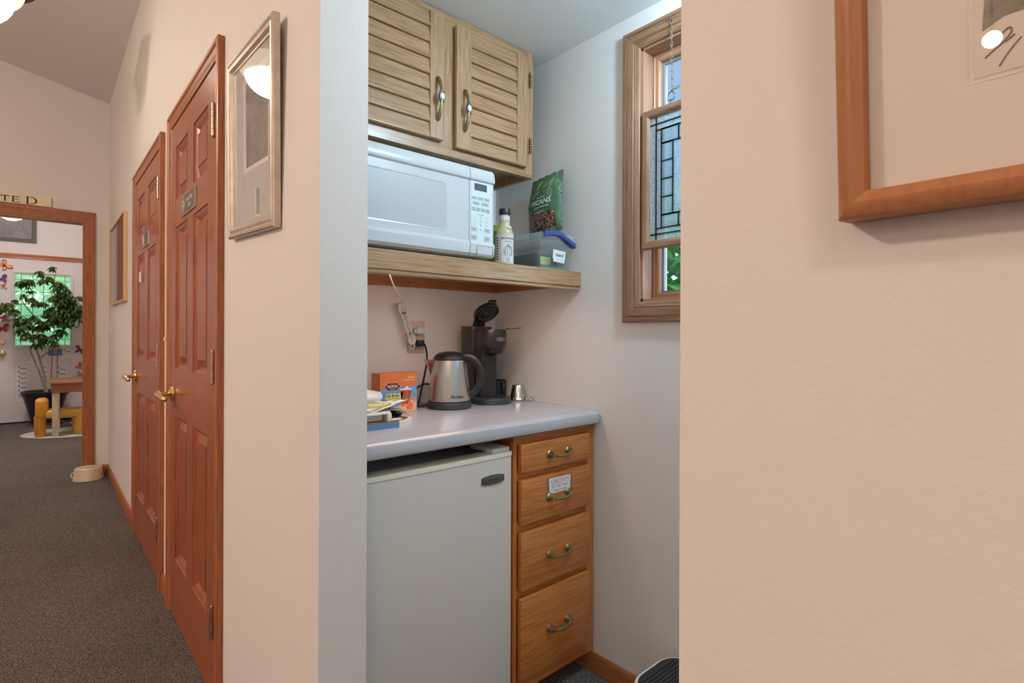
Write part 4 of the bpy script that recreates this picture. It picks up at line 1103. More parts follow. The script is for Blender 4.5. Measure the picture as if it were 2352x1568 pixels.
bt = [(0.9815, 1.589, .020, .0095), (1.006, 1.589, .020, .0095), (1.0305, 1.589, .020, .0095), (0.989, 1.5735, .026, .010), (1.022, 1.5735, .026, .010),
      (0.9785, 1.555, .0155, .0115), (0.9965, 1.555, .0155, .0115), (1.0145, 1.555, .0155, .0115), (1.0325, 1.555, .0155, .0115), (0.9805, 1.494, .0205, .0125), (1.0315, 1.494, .0205, .0125), (0.9805, 1.4685, .0205, .0155), (1.0315, 1.4685, .0205, .0155)]
for x, z, ww, hh in bt: MB(fp).box(x-ww/2, x+ww/2, z-hh/2, z+hh/2, 0.0008, 0.0013).build('button', m_but, c, 0)
b = MB(fp); tx = lambda s, x, z, sz=0.0042: b.text(s, sz, x, z, 0.0015, 0.0001)
for s, (x, z, _, _) in zip(('Popcorn', 'Potato', 'Reheat', 'Beverage', 'Vegetables'), bt): tx(s, x, z)
for (s1, s2), (x, z, _, _) in zip((('Time', 'Cook'), ('Power', 'Level'), ('Auto', 'Defrost'), ('Time', 'Defrost')), bt[5:9]): tx(s1, x, z+0.0022, 0.0038); tx(s2, x, z-0.0024, 0.0038)
tx('Timer', *bt[9][:2]); tx('Clock', *bt[10][:2]); tx('Cancel', *bt[11][:2]); tx('Start', *bt[12][:2]); tx('Express Cook', 1.006, 1.5405, 0.004)
for i in range(9): tx(str(i+1), (0.983, 1.006, 1.029)[i % 3], 1.5315-0.0118*(i//3), 0.0068)
tx('0', 1.006, 1.4945, 0.0068)
b.build('lettering', plain('panel_print', (0.10, 0.12, 0.14), 0.5), c, 0)
MB(FY(0, MY-0.0058, 0)).frame(0.987, 1.051, 1.414, 1.4455, [(0, -0.004), (0, 0.0006), (0.0008, 0.0006), (0.0008, -0.004)]).build('open_button', m_but, c, 0)

# ------------------------------------------------------------------ things on the shelf beside the microwave
# dressing bottle
ang = R(-107)
t = thing('dressing_bottle', (1.148, 1.342, SZ), 'creamy salad dressing bottle with a garlic label, beside the microwave', 'bottle', local=True)
M = Mat('dressing'); v = M.coord(); M.set(M.ramp(M.noise(v, 160, 2), [(0.3, (0.52, 0.45, 0.22)), (0.7, (0.66, 0.59, 0.34))]), 0.12, Coat_Weight=0.6)
MB().lathe([(0, 0.0), (0.027, 0.0), (0.030, 0.004), (0.030, 0.105), (0.0285, 0.112), (0.024, 0.122), (0.0195, 0.132), (0.0175, 0.141), (0.0170, 0.152), (0.0165, 0.168), (0.0, 0.169)], n=36).build('bottle', M.m, t)
MB().lathe([(0.0, 0.167), (0.0182, 0.168), (0.0188, 0.171), (0.0188, 0.186), (0.0178, 0.1885), (0.0, 0.1888)], n=36).build('cap', m_black, t)
m_lab = plain('label_white', (0.76, 0.75, 0.73), 0.35)
def cyl_patch(r, a0, a1, z0, z1, n=16):
    bb = MB(); bm_ = bmesh.new(); V = []
    for i in range(n+1):
        a = a0+(a1-a0)*i/n
        V.append((bm_.verts.new((r*math.cos(a), r*math.sin(a), z0)), bm_.verts.new((r*math.cos(a), r*math.sin(a), z1))))
    for A, B in zip(V, V[1:]): bm_.faces.new((A[0], B[0], B[1], A[1]))
    return bb._add(bm_)
def on_cyl(b, r, amid, z0):
    """flat lettering (x right, y up, z out) onto a cylinder about the local z axis"""
    return warp(b, lambda x, y, z: ((r+z)*math.cos(amid+x/r), (r+z)*math.sin(amid+x/r), z0+y))
cyl_patch(0.0303, ang-2.2, ang+1.25, 0.006, 0.103, 30).build('label', m_lab, t)
b = MB(); b.text('BRIANNAS', 0.0102, 0, 0.088, 0.0003, 0.0001, bold=0.00012); b.text('Home Style', 0.0055, 0, 0.078, 0.0003, 0.0001, shear=0.2)
b.text('Asiago', 0.0045, 0.0, 0.0235, 0.0003, 0.0001); b.text('Caesar', 0.0045, 0.0, 0.0185, 0.0003, 0.0001); b.text('Dressing', 0.0045, 0.0, 0.0135, 0.0003, 0.0001)
b.frame(-0.026, 0.026, 0.009, 0.100, [(0, 0.0002), (0, 0.0004), (0.0006, 0.0004), (0.0006, 0.0002)])
for i in range(9): b.box(-0.044+0.0004*(i % 2), -0.035, 0.02+0.0085*i, 0.0235+0.0085*i, 0.0002, 0.0004)
bmesh.ops.subdivide_edges(b.bm, edges=[e for e in b.bm.edges if e.calc_length() > 0.006], cuts=8)
on_cyl(b, 0.0303, ang, 0).build('lettering', m_ink, t, 0)
b = MB(); b.prism([(0.0165*math.sin(a)*(1-0.32*math.cos(a)*0.5)*(0.55 if math.cos(a) > 0.85 else 1), 0.048+0.019*math.cos(a)+(0.004 if math.cos(a) > 0.9 else 0)) for a in [2*PI*i/24 for i in range(24)]], 0.0002, 0.0007)
on_cyl(b, 0.0303, ang, 0).build('garlic_print', plain('garlic_grey', (0.42, 0.37, 0.36), 0.5, 0, 0.35, 130), t, 0)
b = MB()
for k in (-0.55, -0.15, 0.25, 0.6): b.tube([(0.014*k*1.1, 0.032, 0.0009), (0.0165*k*1.25, 0.046, 0.0009), (0.006*k, 0.064, 0.0009)], 0.0004, 4, smooth=4)
on_cyl(b, 0.0303, ang, 0).build('garlic_lines', m_ink, t, 0)
cyl_patch(0.0172, ang-1.6, ang+1.5, 0.151, 0.164, 16).build('neck_label', plain('neck_label', (0.66, 0.72, 0.78), 0.35, 0, 0.15, 200), t)
b = MB().prism([(0.011*math.cos(2*PI*i/20), 0.006*math.sin(2*PI*i/20)) for i in range(20)], 0, 0.0005)
warp(b, lambda x, y, z: ((0.0226-0.00075*(y/0.001)+z+0.0006)*math.cos(ang+0.28+x/0.022), (0.0226-0.00075*(y/0.001)+z+0.0006)*math.sin(ang+0.28+x/0.022), 0.127+y)).build('medal_print', plain('medal_print', (0.70, 0.76, 0.80), 0.35, 0, 0.2, 300), t)
# green tumbler behind it
t = thing('green_tumbler', (1.155, 1.435, SZ), 'lime green lidded tumbler tucked between the microwave and dressing bottle', 'tumbler', local=True)
MB().lathe([(0, 0.0), (0.028, 0.0), (0.030, 0.004), (0.036, 0.125), (0.0, 0.126)], n=32).build('cup', plain('green_cup', (0.16, 0.26, 0.03), 0.25), t)
MB().lathe([(0.0, 0.124), (0.0375, 0.125), (0.039, 0.129), (0.039, 0.138), (0.036, 0.146), (0.0, 0.148)], n=32).build('lid', plain('lime_lid', (0.25, 0.56, 0.04), 0.3), t)

# clear storage bin with blue latch
BX0, BX1, BY0, BY1, BZ = 1.283, 1.448, 1.305, 1.66, SZ
t = thing('storage_bin', ((BX0+BX1)/2, (BY0+BY1)/2, SZ), 'clear plastic storage bin with a blue latch, on the shelf by the wall', 'storage bin')
m_bin = clear_glass('clear_bin', (0.985, 0.99, 0.99), rough=0.08, milky=0.07, milk=(0.92, 0.95, 0.97))
m_lid = clear_glass('bin_lid', (0.97, 0.98, 0.99), rough=0.12, milky=0.24, milk=(0.92, 0.95, 0.97))
def rr3(x0, x1, y0, y1, r, z): return [(p[0], p[1], z) for p in rrect(x0, x1, y0, y1, r, 4)]
i_ = 0.010
MB().loft([rr3(BX0+i_, BX1-i_, BY0+i_, BY1-i_, 0.012, BZ+0.0005), rr3(BX0+i_-0.001, BX1-i_+0.001, BY0+i_-0.001, BY1-i_+0.001, 0.013, BZ+0.004), rr3(BX0+0.003, BX1-0.003, BY0+0.003, BY1-0.003, 0.014, BZ+0.108), rr3(BX0+0.001, BX1-0.001, BY0+0.001, BY1-0.001, 0.014, BZ+0.110), rr3(BX0+0.001, BX1-0.001, BY0+0.001, BY1-0.001, 0.014, BZ+0.116),
           rr3(BX0+0.005, BX1-0.005, BY0+0.005, BY1-0.005, 0.012, BZ+0.116), rr3(BX0+i_+0.001, BX1-i_-0.001, BY0+i_+0.001, BY1-i_-0.001, 0.011, BZ+0.003)], True, True, True).build('tub', m_bin, t, 40)
MB().loft([rr3(BX0-0.003, BX1+0.002, BY0-0.003, BY1+0.003, 0.016, BZ+0.112), rr3(BX0-0.004, BX1+0.003, BY0-0.004, BY1+0.004, 0.017, BZ+0.118), rr3(BX0-0.003, BX1+0.002, BY0-0.003, BY1+0.003, 0.016, BZ+0.127), rr3(BX0+0.004, BX1-0.004, BY0+0.004, BY1-0.004, 0.012, BZ+0.130)], True, True, True).build('lid', m_lid, t, 40)
b = MB(FY(0, BY0-0.004, 0))
arc = [(BX0+0.006+0.156*s, SZ+0.121+0.008*math.sin(PI*min(1, s*1.25))-0.030*max(0, s-0.45)**1.35*2.0) for s in [i/16 for i in range(17)]]
b.prism([(x, z+0.0085) for x, z in arc]+[(x, z-0.0085) for x, z in arc[::-1]], -0.012, 0.008, 0.003)
b.build('latch', plain('blue_latch', (0.05, 0.075, 0.30), 0.35), t, 40)
# its label
tg = R(-3)
t2 = thing('bin_label', (1.37, BY0, SZ+0.05), 'white paper label handwritten Suite B, stuck on the clear bin', 'label')
fl = Fr((1.338, BY0+0.0015, SZ+0.037), (math.cos(tg), 0, math.sin(tg)), (-math.sin(tg), 0, math.cos(tg)))
MB(fl).prism([(0, 0.006), (0.006, 0), (0.062, 0.003), (0.064, 0.036), (0.0005, 0.037)], 0, 0.0006).box(0.004, 0.06, -0.006, 0.004, -0.0003, 0.0003).build('paper', m_paper, t2, 0)
b = MB(fl); b.text('Suite B', 0.0155, 0.034, 0.0195, 0.0006, 0.0002, sx=0.85, shear=0.12, bold=0.0003); b.build('lettering', m_ink, t2, 0)
# contents
t = thing('teal_box', (1.355, 1.49, SZ), 'dark teal box with a yellow label lying inside the clear bin', 'box')
MB().box(1.302, 1.40, 1.345, 1.60, SZ+0.017, SZ+0.062, 0.002).build('carton', plain('teal_card', (0.05, 0.10, 0.11), 0.5, 0, 0.15, 50), t)
MB().box(1.315, 1.365, 1.3440, 1.3452, SZ+0.022, SZ+0.05).build('yellow_label', plain('yellow_label', (0.60, 0.60, 0.25), 0.5, 0, 0.15, 90), t, 0)
tag(MB().box(1.298, 1.425, 1.325, 1.62, SZ+0.004, SZ+0.0165, 0.002).build('green_notebook', plain('green_cover', (0.03, 0.25, 0.19), 0.4), None), 'flat green notebook under the teal box inside the clear bin', 'notebook')

# pecan pouch standing on the bin
t = thing('pecan_pouch', (1.405, 1.40, SZ+0.1305), 'green PECANS pouch standing on the clear bin against the wall', 'pouch')
PW, PH = 0.172, 0.226
tr = R(5.5)
FP = Fr((1.398, 1.488, SZ+0.1345), (0, -math.cos(tr), math.sin(tr)), (0.10, math.sin(tr), math.cos(tr)))
def outl(s):
    """left and right edges at height fraction s"""
    lft = 0.004*math.sin(PI*s)*-1+(0.012*(s-0.55)/0.45 if s > 0.55 else 0.0)*1.3
    rgt = PW-(0.004*math.sin(PI*s*0.9)) + 0.006*s
    return lft, rgt
def bulge(a, b_):
    s = max(0, min(1, b_/PH)); l, r = outl(s)
    u = max(0, min(1, (a-l)/(r-l)))
    base_ = 0.030*(math.sin(PI*min(1, (1-s)*0.92+0.03))**0.8)*(1 if s > 0.12 else 0.75+0.25*s/0.12)
    return base_*(math.sin(PI*u)**0.55)+0.0012*math.sin(a*120+b_*55)*(1-s)+0.0008*math.sin(b_*160+a*35)
NA, NB = 22, 26
def pouch_side(sg):
    b = bmesh.new(); V = []
    for j in range(NB+1):
        s = j/NB; l, r = outl(s); row = []
        for i in range(NA+1):
            a = l+(r-l)*i/NA; z = sg*bulge(a, s*PH)*(1 if sg > 0 else 0.35)
            topz = 0.0
            if j == NB: topz = 0.0018*math.sin(i*1.3)
            row.append(b.verts.new((a, s*PH+topz, z)))
        V.append(row)
    for j in range(NB):
        for i in range(NA): b.faces.new((V[j][i], V[j][i+1], V[j+1][i+1], V[j+1][i]))
    return b
b = MB(FP); b._add(pouch_side(1)); b._add(pouch_side(-1))
bmesh.ops.remove_doubles(b.bm, verts=b.bm.verts, dist=0.0002)
bmesh.ops.recalc_face_normals(b.bm, faces=list(b.bm.faces))
b.build('bag', plain('pouch_green', (0.082, 0.160, 0.085), 0.42, 0, 0.08, 12), t, 70)
def on_pouch(b, off=0.0022):
    warp(b, lambda x, y, z: (x, y, bulge(x, y)+off+z)); xform(b, FP); return b
win = MB(); bmw = bmesh.new(); gw = [[bmw.verts.new((0.022+0.126*i/12, 0.018+0.062*j/6, 0)) for i in range(13)] for j in range(7)]
for j in range(6):
    for i in range(12): bmw.faces.new((gw[j][i], gw[j][i+1], gw[j+1][i+1], gw[j+1][i]))
win._add(bmw); on_pouch(win, 0.0006).build('window', plain('pouch_window', (0.075, 0.03, 0.022), 0.25, 0, 0.4, 90), t, 60)
rr = random.Random(5); nuts = MB()
for i in range(85):
    a = rr.uniform(0.027, 0.143); y = rr.uniform(0.023, 0.075)
    q = Matrix.Rotation(rr.uniform(0, PI), 3, 'Z')
    nuts.ball((a, y, 0), 0.0062, (1.15, 0.62, 0.42), 8, q)
    nuts.ball((a, y, 0.0015), 0.0034, (1.35, 0.35, 0.5), 6, q)
n_o = on_pouch(nuts, 0.0004).build('pecans', plain('pecan_nut', (0.24, 0.115, 0.065), 0.35, 0, 0.45, 150), t); n_o['kind'] = 'stuff'
b = MB(); b.text('PECANS', 0.0265, 0.085, 0.118, 0, 0.0002, shear=0.15, bold=0.0007, spacing=1.06)
b.text('ELLIOT HALVES', 0.0095, 0.088, 0.099, 0, 0.0002, shear=0.1) if False else None
b.text('Fancy Pieces', 0.0085, 0.089, 0.137, 0, 0.0002, shear=0.2)
b.text('MAMMOTH HALVES', 0.0088, 0.088, 0.0985, 0, 0.0002, shear=0.1)
b.box(0.06, 0.108, 0.082, 0.0832, 0, 0.0002); b.box(0.055, 0.1, 0.0795, 0.0805, 0, 0.0002)
bmesh.ops.subdivide_edges(b.bm, edges=[e for e in b.bm.edges if e.calc_length() > 0.008], cuts=3)
on_pouch(b).build('lettering', plain('pouch_print', (0.66, 0.78, 0.55), 0.5), t, 0)
b = MB()
def leafline(cx, cy, L, W, an):
    ca, sa = math.cos(an), math.sin(an)
    o = [(L*(-1+2*i/12), W*math.sin(PI*i/12)) for i in range(13)]+[(L*(1-2*i/12), -W*math.sin(PI*i/12)) for i in range(1, 12)]
    b.tube([(cx+x*ca-y*sa, cy+x*sa+y*ca, 0) for x, y in o], 0.00055, 4, closed=True)
    b.tube([(cx+x*ca, cy+x*sa, 0) for x in [L*(-1.3+2.2*i/8) for i in range(9)]], 0.0005, 4)
for q in ((0.142, 0.196, 0.028, 0.011, R(58)), (0.118, 0.188, 0.026, 0.009, R(28)), (0.160, 0.172, 0.020, 0.008, R(100)), (0.128, 0.150, 0.022, 0.009, R(105)), (0.055, 0.155, 0.022, 0.006, R(30)), (0.020, 0.13, 0.016, 0.006, R(15)), (0.07, 0.19, 0.02, 0.006, R(48)), (0.135, 0.010, 0.018, 0.007, R(115)), (0.02, 0.09, 0.015, 0.007, R(60)), (0.115, 0.012, 0.016, 0.005, R(160))): leafline(*q)
on_pouch(b, 0.0004).build('leaf_print', plain('leaf_print', (0.34, 0.52, 0.26), 0.5), t)
#__PART3B__
# ------------------------------------------------------------------ worktop and lower units
t0 = MB()
def cprof(x):
    return [(x, YB, ZC-0.044), (x, 1.188, ZC-0.044), (x, 1.180, ZC-0.040), (x, 1.178, ZC-0.034), (x, 1.178, ZC-0.022), (x, 1.1815, ZC-0.010), (x, 1.190, ZC-0.003), (x, 1.204, ZC), (x, YB, ZC)]
secs = [cprof(XB)]
for k in range(7):
    a = k/6*PI/2; r = 0.022
    x = XR-0.002-r+r*math.sin(a); dy = r*(1-math.cos(a))
    secs.append([(x, max(p[1], p[1]+dy) if p[1] < 1.25 else p[1], p[2]) for p in cprof(x)])
t0.loft(secs)
tag(t0.build('countertop', m_counter, None, 30), 'pale laminate countertop with a rolled front edge filling the nook', 'countertop')

t = thing('drawer_cabinet', (1.2655, 1.48, 0), 'honey oak base cabinet with four drawers, right of the small fridge', 'cabinet')
LX0, LX1, LY = 1.077, XR-0.001, 1.2155
b = MB(); b.box(LX0, LX0+0.0165, LY, LY+0.019, 0.073, 0.8695).box(LX1-0.045, LX1, LY, LY+0.019, 0.073, 0.8695); pieces(b, 'face_stile', m_honZ, t)
rails = [(0.073, 0.112), (0.36, 0.40), (0.565, 0.60), (0.725, 0.758), (0.838, 0.8695)]
b = MB()
for z0, z1 in rails: b.box(LX0+0.0165, LX1-0.045, LY+0.001, LY+0.019, z0, z1)
pieces(b, 'face_rail', m_honX, t)
MB().box(LX0, LX0+0.014, LY+0.019, YB, 0.0, 0.8695).box(LX1-0.014, LX1, LY+0.019, YB, 0.073, 0.8695).box(LX0+0.014, LX1-0.014, YB-0.01, YB, 0.073, 0.8695).build('side_panel', m_honZ, t, 0)
MB().box(LX0+0.014, XR-0.0145, 1.285, 1.30, 0.0, 0.073).build('toe_kick', plain('toe_kick_dark', (0.12, 0.05, 0.022), 0.5), t, 0)
for k, (z0, z1) in enumerate(((0.1195, 0.3685), (0.391, 0.569), (0.5935, 0.7305), (0.751, 0.8405))):
    d = MB().box(1.0935, 1.4125, LY-0.0195, LY-0.0005, z0, z1, 0.0045, 2).build('drawer', m_honX, t, 25)
    hz = (z0+z1)/2+(0.0, -0.002, -0.002, 0.0)[k]; y = LY-0.0195
    h = MB(); rot = Matrix.Rotation(R(90), 3, 'X')
    for x in (1.214, 1.300): h.lathe([(0, 0), (0.0135, 0), (0.0135, 0.003), (0.0105, 0.006), (0.0105, 0.010), (0.008, 0.016), (0.0075, 0.022), (0.0, 0.0235)], (x, y, hz), 24, rot)
    h.tube([(1.214, y-0.017, hz), (1.228, y-0.021, hz-0.004), (1.243, y-0.024, hz-0.006), (1.257, y-0.025, hz-0.0065), (1.271, y-0.024, hz-0.006), (1.286, y-0.021, hz-0.004), (1.300, y-0.017, hz)], [0.006, 0.0042, 0.0046, 0.0058, 0.0046, 0.0042, 0.006], 10, smooth=4)
    h.build('handle', m_antbrass, d)
# caution note taped to the second drawer
t = thing('caution_note', (1.262, LY-0.02, 0.66), 'small paper reading CAUTION Do Not Open, taped on the second drawer', 'note')
f = FY(1.2115, LY-0.0200, 0.667)
MB(f).prism([(0.002, 0.0), (0.098, 0.0015), (0.0995, 0.049), (0.0, 0.0505)], 0.0004, 0.001).build('paper', m_paper, t, 0)
MB(f).box(-0.009, 0.012, -0.020, 0.053, 0.0, 0.0003).box(0.088, 0.109, -0.004, 0.052, 0.0, 0.0003).build('tape', clear_glass('tape', (0.92, 0.92, 0.92), rough=0.2, milky=0.25, milk=(0.55, 0.55, 0.56)), t, 0)
b = MB(f); b.text('CAUTION', 0.0165, 0.05, 0.0385, 0.0013, 0.0001, sx=1.12); b.text('Do Not Open!', 0.0125, 0.05, 0.0225, 0.0013, 0.0001, sx=1.0); b.text('Trap Inside', 0.0125, 0.05, 0.0085, 0.0013, 0.0001, sx=1.08); b.box(0.012, 0.09, 0.0298, 0.0306, 0.001, 0.0014)
b.build('lettering', plain('red_pen', (0.42, 0.13, 0.15), 0.6), t, 0)

# fridge
fz = R(1.3)
t = thing('mini_fridge', (0.83, 1.48, 0), 'white undercounter fridge with a cream top edge, left of the drawers', 'fridge')
FX0, FX1, FYf = 0.592, 1.0665, 1.211
MB().box(FX0+0.004, FX1-0.004, FYf+0.055, 1.72, 0.02, 0.800, 0.004).build('body', m_white, t)
b = MB()
for x in (0.63, 1.03):
    for y in (1.31, 1.68): b.cyl((x, y, 0), (x, y, 0.022), 0.016)
pieces(b, 'foot', m_black, t, 35)
def bow(x0, x1, y, amt, n=14):
    return [(x0+(x1-x0)*i/n, y-amt*math.sin(PI*i/n)) for i in range(n+1)]
bw_ = bow(FX0, FX1, FYf+0.002, 0.006)
d = MB().prism(bw_+[(FX1, FYf+0.05), (FX0, FYf+0.05)], 0.045, 0.8105, 0.002).build('door', m_fridge, t, 40)
bw2 = bow(FX0-0.001, FX1+0.0005, FYf, 0.006)
MB().prism(bw2+[(FX1, FYf+0.052), (FX0, FYf+0.052)], 0.8107, 0.824, 0.0015).build('top_edge', m_cream, d, 30)
MB().box(FX0+0.006, FX1-0.006, FYf+0.050, FYf+0.056, 0.05, 0.80).build('gasket', plain('gasket_grey', (0.35, 0.33, 0.32), 0.6), d, 0)
MB().prism(rrect(0.995, 1.063, FYf+0.002, 1.33, 0.008), 0.8245, 0.8385, 0.004).build('hinge_cover', m_white, t)
fb = FY(0.991, FYf-0.0042, 0.7525)
bp = [(-0.041+0.082*i/12, 0.0088+0.0042*math.sin(PI*i/12)) for i in range(13)]; bp += [(x, -y) for x, y in bp[::-1]]
MB(fb).prism(bp, -0.002, 0.0012, 0.0008).build('badge', plain('badge_grey', (0.13, 0.125, 0.12), 0.35, 0.5), d, 30)
b = MB(fb); b.tube([(p[0], p[1], 0.0012) for p in bp], 0.0008, 5, closed=True); b.text('Avanti', 0.0155, 0.001, 0.0, 0.0014, 0.0001, shear=0.35, bold=0.0002); b.box(-0.022, -0.012, -0.0085, -0.0079, 0.0012, 0.0016)
b.build('badge_lettering', m_ink, d, 0)

# step stool
t = thing('step_stool', (1.325, 0.72, 0), 'step stool with a ribbed black tread and cream rim, by the nook baseboard', 'stool')
def so(x0, x1, y0, y1, r, n=8):
    P = []
    for cx, cy, a in ((x1-r, y0+r, -90), (x1-r, y1-r, 0), (x0+r, y1-r, 90), (x0+r, y0+r, 180)):
        for i in range(n+1): P.append((cx+r*math.cos(R(a+90*i/n)), cy+r*math.sin(R(a+90*i/n))))
    return P
sx0, sx1, sy0, sy1 = 1.195, 1.438, 0.50, 0.894
sy_skew = lambda P: P
o1 = sy_skew(so(sx0, sx1, sy0, sy1, 0.075)); o2 = sy_skew(so(sx0+0.010, sx1-0.010, sy0+0.010, sy1-0.010, 0.066)); o3 = sy_skew(so(sx0-0.02, sx1, sy0-0.02, sy1+0.0, 0.08))
MB().loft([[(x, y, 0.0) for x, y in o3], [(x, y, 0.19) for x, y in o1], [(x, y, 0.214) for x, y in o1], [(x, y, 0.219) for x, y in sy_skew(so(sx0+0.003, sx1-0.003, sy0+0.003, sy1-0.003, 0.073))], [(x, y, 0.219) for x, y in o2]]).build('base', m_cream, t, 40)
MB().prism(o2, 0.2185, 0.222, 0.001).build('tread', m_rubber, t, 30)
b = MB()
for i in range(30):
    y = sy0+0.03+i*(sy1-sy0-0.06)/29
    e = 0.02+0.055*(max(0, abs(y-(sy0+sy1)/2)-0.11)/0.09)**2
    b.box(sx0+e, sx1-e, y-0.0035, y+0.0035, 0.2215, 0.2245)
b.build('rib', m_rubber, t, 0)

# ------------------------------------------------------------------ things on the worktop
# kettle: local +x to its handle
K = (1.092, 1.576, ZC)
t = thing('electric_kettle', K, 'brushed steel electric kettle with black lid and handle on the worktop', 'kettle', R(-41), local=True)
MB().lathe([(0, 0), (0.074, 0), (0.0775, 0.003), (0.078, 0.018), (0.076, 0.0245), (0.072, 0.025), (0.072, 0.0285), (0, 0.0285)], n=48).build('power_base', m_blackg, t)
MB().lathe([(0, 0.0285), (0.0745, 0.0285), (0.0757, 0.031), (0.0750, 0.036), (0.0695, 0.09), (0.0615, 0.146), (0.0572, 0.171), (0, 0.171)], n=64).build('body', m_steel, t, 30)
sp = []
for z, xo, hw in ((0.108, -0.066, 0.003), (0.122, -0.0715, 0.012), (0.146, -0.080, 0.024), (0.171, -0.0905, 0.033)):
    rb = 0.0750-(z-0.036)*0.132
    sp.append([(-math.sqrt(max(1e-6, rb**2-hw**2))+0.004, hw, z), (xo*0.6-rb*0.4, hw*0.55, z), (xo, hw*0.10, z), (xo, -hw*0.10, z), (xo*0.6-rb*0.4, -hw*0.55, z), (-math.sqrt(max(1e-6, rb**2-hw**2))+0.004, -hw, z)])
MB().loft(sp).build('spout', m_steel, t, 20)
MB().lathe([(0, 0.168), (0.0575, 0.169), (0.0578, 0.174), (0.055, 0.181), (0.051, 0.1815), (0.051, 0.184), (0.0525, 0.1845), (0.051, 0.187), (0.038, 0.195), (0.018, 0.1995), (0, 0.2005)], n=48).build('lid', m_black, t, 30)
MB().tube([(0.040, 0, 0.180), (0.062, 0, 0.181), (0.083, 0, 0.173), (0.100, 0, 0.155), (0.110, 0, 0.130), (0.1115, 0, 0.105), (0.104, 0, 0.078), (0.090, 0, 0.057), (0.072, 0, 0.046)], [0.010, 0.0115, 0.0115, 0.0105, 0.010, 0.010, 0.010, 0.0095, 0.0085], 12, flat=1.35, smooth=6).build('handle', m_black, t, 40)
b = MB(); b.text('A', 0.0175, -0.0185, 0, 0, 0.0002, bold=0.0004); b.text('ROMA', 0.0135, 0.0052, -0.0012, 0, 0.0002, bold=0.0004, sx=1.05)
am = R(-90+27)
warp(b, lambda x, y, z: ((0.0738-0.132*y*0.9+z+0.0003)*math.cos(am+x/0.0735), (0.0738-0.132*y*0.9+z+0.0003)*math.sin(am+x/0.0735), 0.0455+y)).build('lettering', m_ink, t, 0)
b = MB()
cs, sn = math.cos(R(41)), math.sin(R(41))
def kl(x, y, z): dx, dy = x-K[0], y-K[1]; return (dx*cs-dy*sn, dx*sn+dy*cs, z-ZC)
b.tube([kl(1.075, 1.747, 1.143), kl(1.085, 1.735, 1.138), kl(1.086, 1.722, 1.12), kl(1.086, 1.715, 1.085), kl(1.074, 1.705, 1.045), kl(1.058, 1.695, 1.005), kl(1.045, 1.69, 0.965), kl(1.03, 1.685, 0.925), kl(1.00, 1.68, 0.918), kl(0.985, 1.70, 0.925), kl(1.01, 1.712, 0.955), kl(1.055, 1.70, 0.988), kl(1.085, 1.685, 0.985), kl(1.10, 1.675, 0.95), kl(1.10, 1.66, 0.925)], 0.0036, 8, smooth=6)
b.tube([kl(1.03, 1.62, 0.926), kl(1.005, 1.63, 0.925), kl(0.985, 1.645, 0.921), kl(0.99, 1.665, 0.918), kl(1.03, 1.665, 0.918), kl(1.06, 1.65, 0.92)], 0.0042, 8, smooth=6)
b.build('cord', m_black, t)
q = MB(); q.obox(kl(1.067, 1.738, 1.141), (0.028, 0.030, 0.024), Matrix.Rotation(R(41), 3, 'Z'), 0.004); q.build('plug', m_black, t)

# pod coffee maker facing out of the nook
t = thing('coffee_maker', (1.287, 1.62, ZC), 'dark single-cup coffee maker with its lid flipped open, in the worktop corner', 'coffee maker')
m_cm = plain('charcoal_plastic', (0.018, 0.0155, 0.015), 0.33, 0, 0.15, 40); m_cml = plain('charcoal_metal', (0.055, 0.047, 0.044), 0.28, 0.5, 0.1, 30)
MB().prism(so(1.213, 1.361, 1.505, 1.742, 0.072, 10), ZC, ZC+0.024, 0.007, 3).build('base', m_blackg, t, 40)
MB().prism(so(1.232, 1.342, 1.52, 1.625, 0.05, 8), ZC+0.024, ZC+0.027, 0.001).build('drip_tray', m_black, t, 40)
b = MB().prism(so(1.238, 1.337, 1.634, 1.716, 0.014, 4), ZC+0.022, ZC+0.283, 0.0)
b.prism(so(1.236, 1.339, 1.632, 1.718, 0.015, 4), ZC+0.283, ZC+0.292, 0.003); b.build('reservoir', plain('smoky_reservoir', (0.034, 0.026, 0.024), 0.25, 0, 0.1, 20, 0.0, Coat_Weight=0.3), t, 40)
MB().prism(so(1.2365, 1.3385, 1.6335, 1.7165, 0.015, 4), ZC+0.212, ZC+0.2135).build('reservoir_seam', m_dark, t, 40)
MB().prism(so(1.245, 1.330, 1.588, 1.640, 0.02, 5), ZC+0.02, ZC+0.215).build('tower', m_cm, t, 40)
hd = MB().lathe([(0, 0.212), (0.0535, 0.212), (0.0545, 0.215), (0.0545, 0.270), (0.052, 0.279), (0.040, 0.281), (0.036, 0.276), (0, 0.276)], (1.289, 1.578, ZC), 48).box(1.245, 1.333, 1.58, 1.638, ZC+0.214, ZC+0.278).build('brew_head', m_cml, t, 40)
MB().lathe([(0, 0.186), (0.032, 0.187), (0.040, 0.192), (0.042, 0.212), (0, 0.212)], (1.289, 1.575, ZC), 36).lathe([(0, 0.176), (0.006, 0.176), (0.012, 0.186), (0, 0.187)], (1.289, 1.572, ZC), 16).build('nozzle', m_cm, t, 40)
b = MB(); b.text('BELLA', 0.0085, 0, 0, 0.0006, 0.0002, bold=0.0002); b.tube([(0.0205*math.cos(a), 0.0068*math.sin(a), 0.0006) for a in [2*PI*i/24 for i in range(24)]], 0.0006, 5, closed=True)
warp(b, lambda x, y, z: (1.289+(0.0547+z)*math.cos(R(-92)+x/0.0547), 1.578+(0.0547+z)*math.sin(R(-92)+x/0.0547), ZC+0.243+y)).build('lettering', plain('silver_print', (0.6, 0.58, 0.56), 0.4), hd, 0)
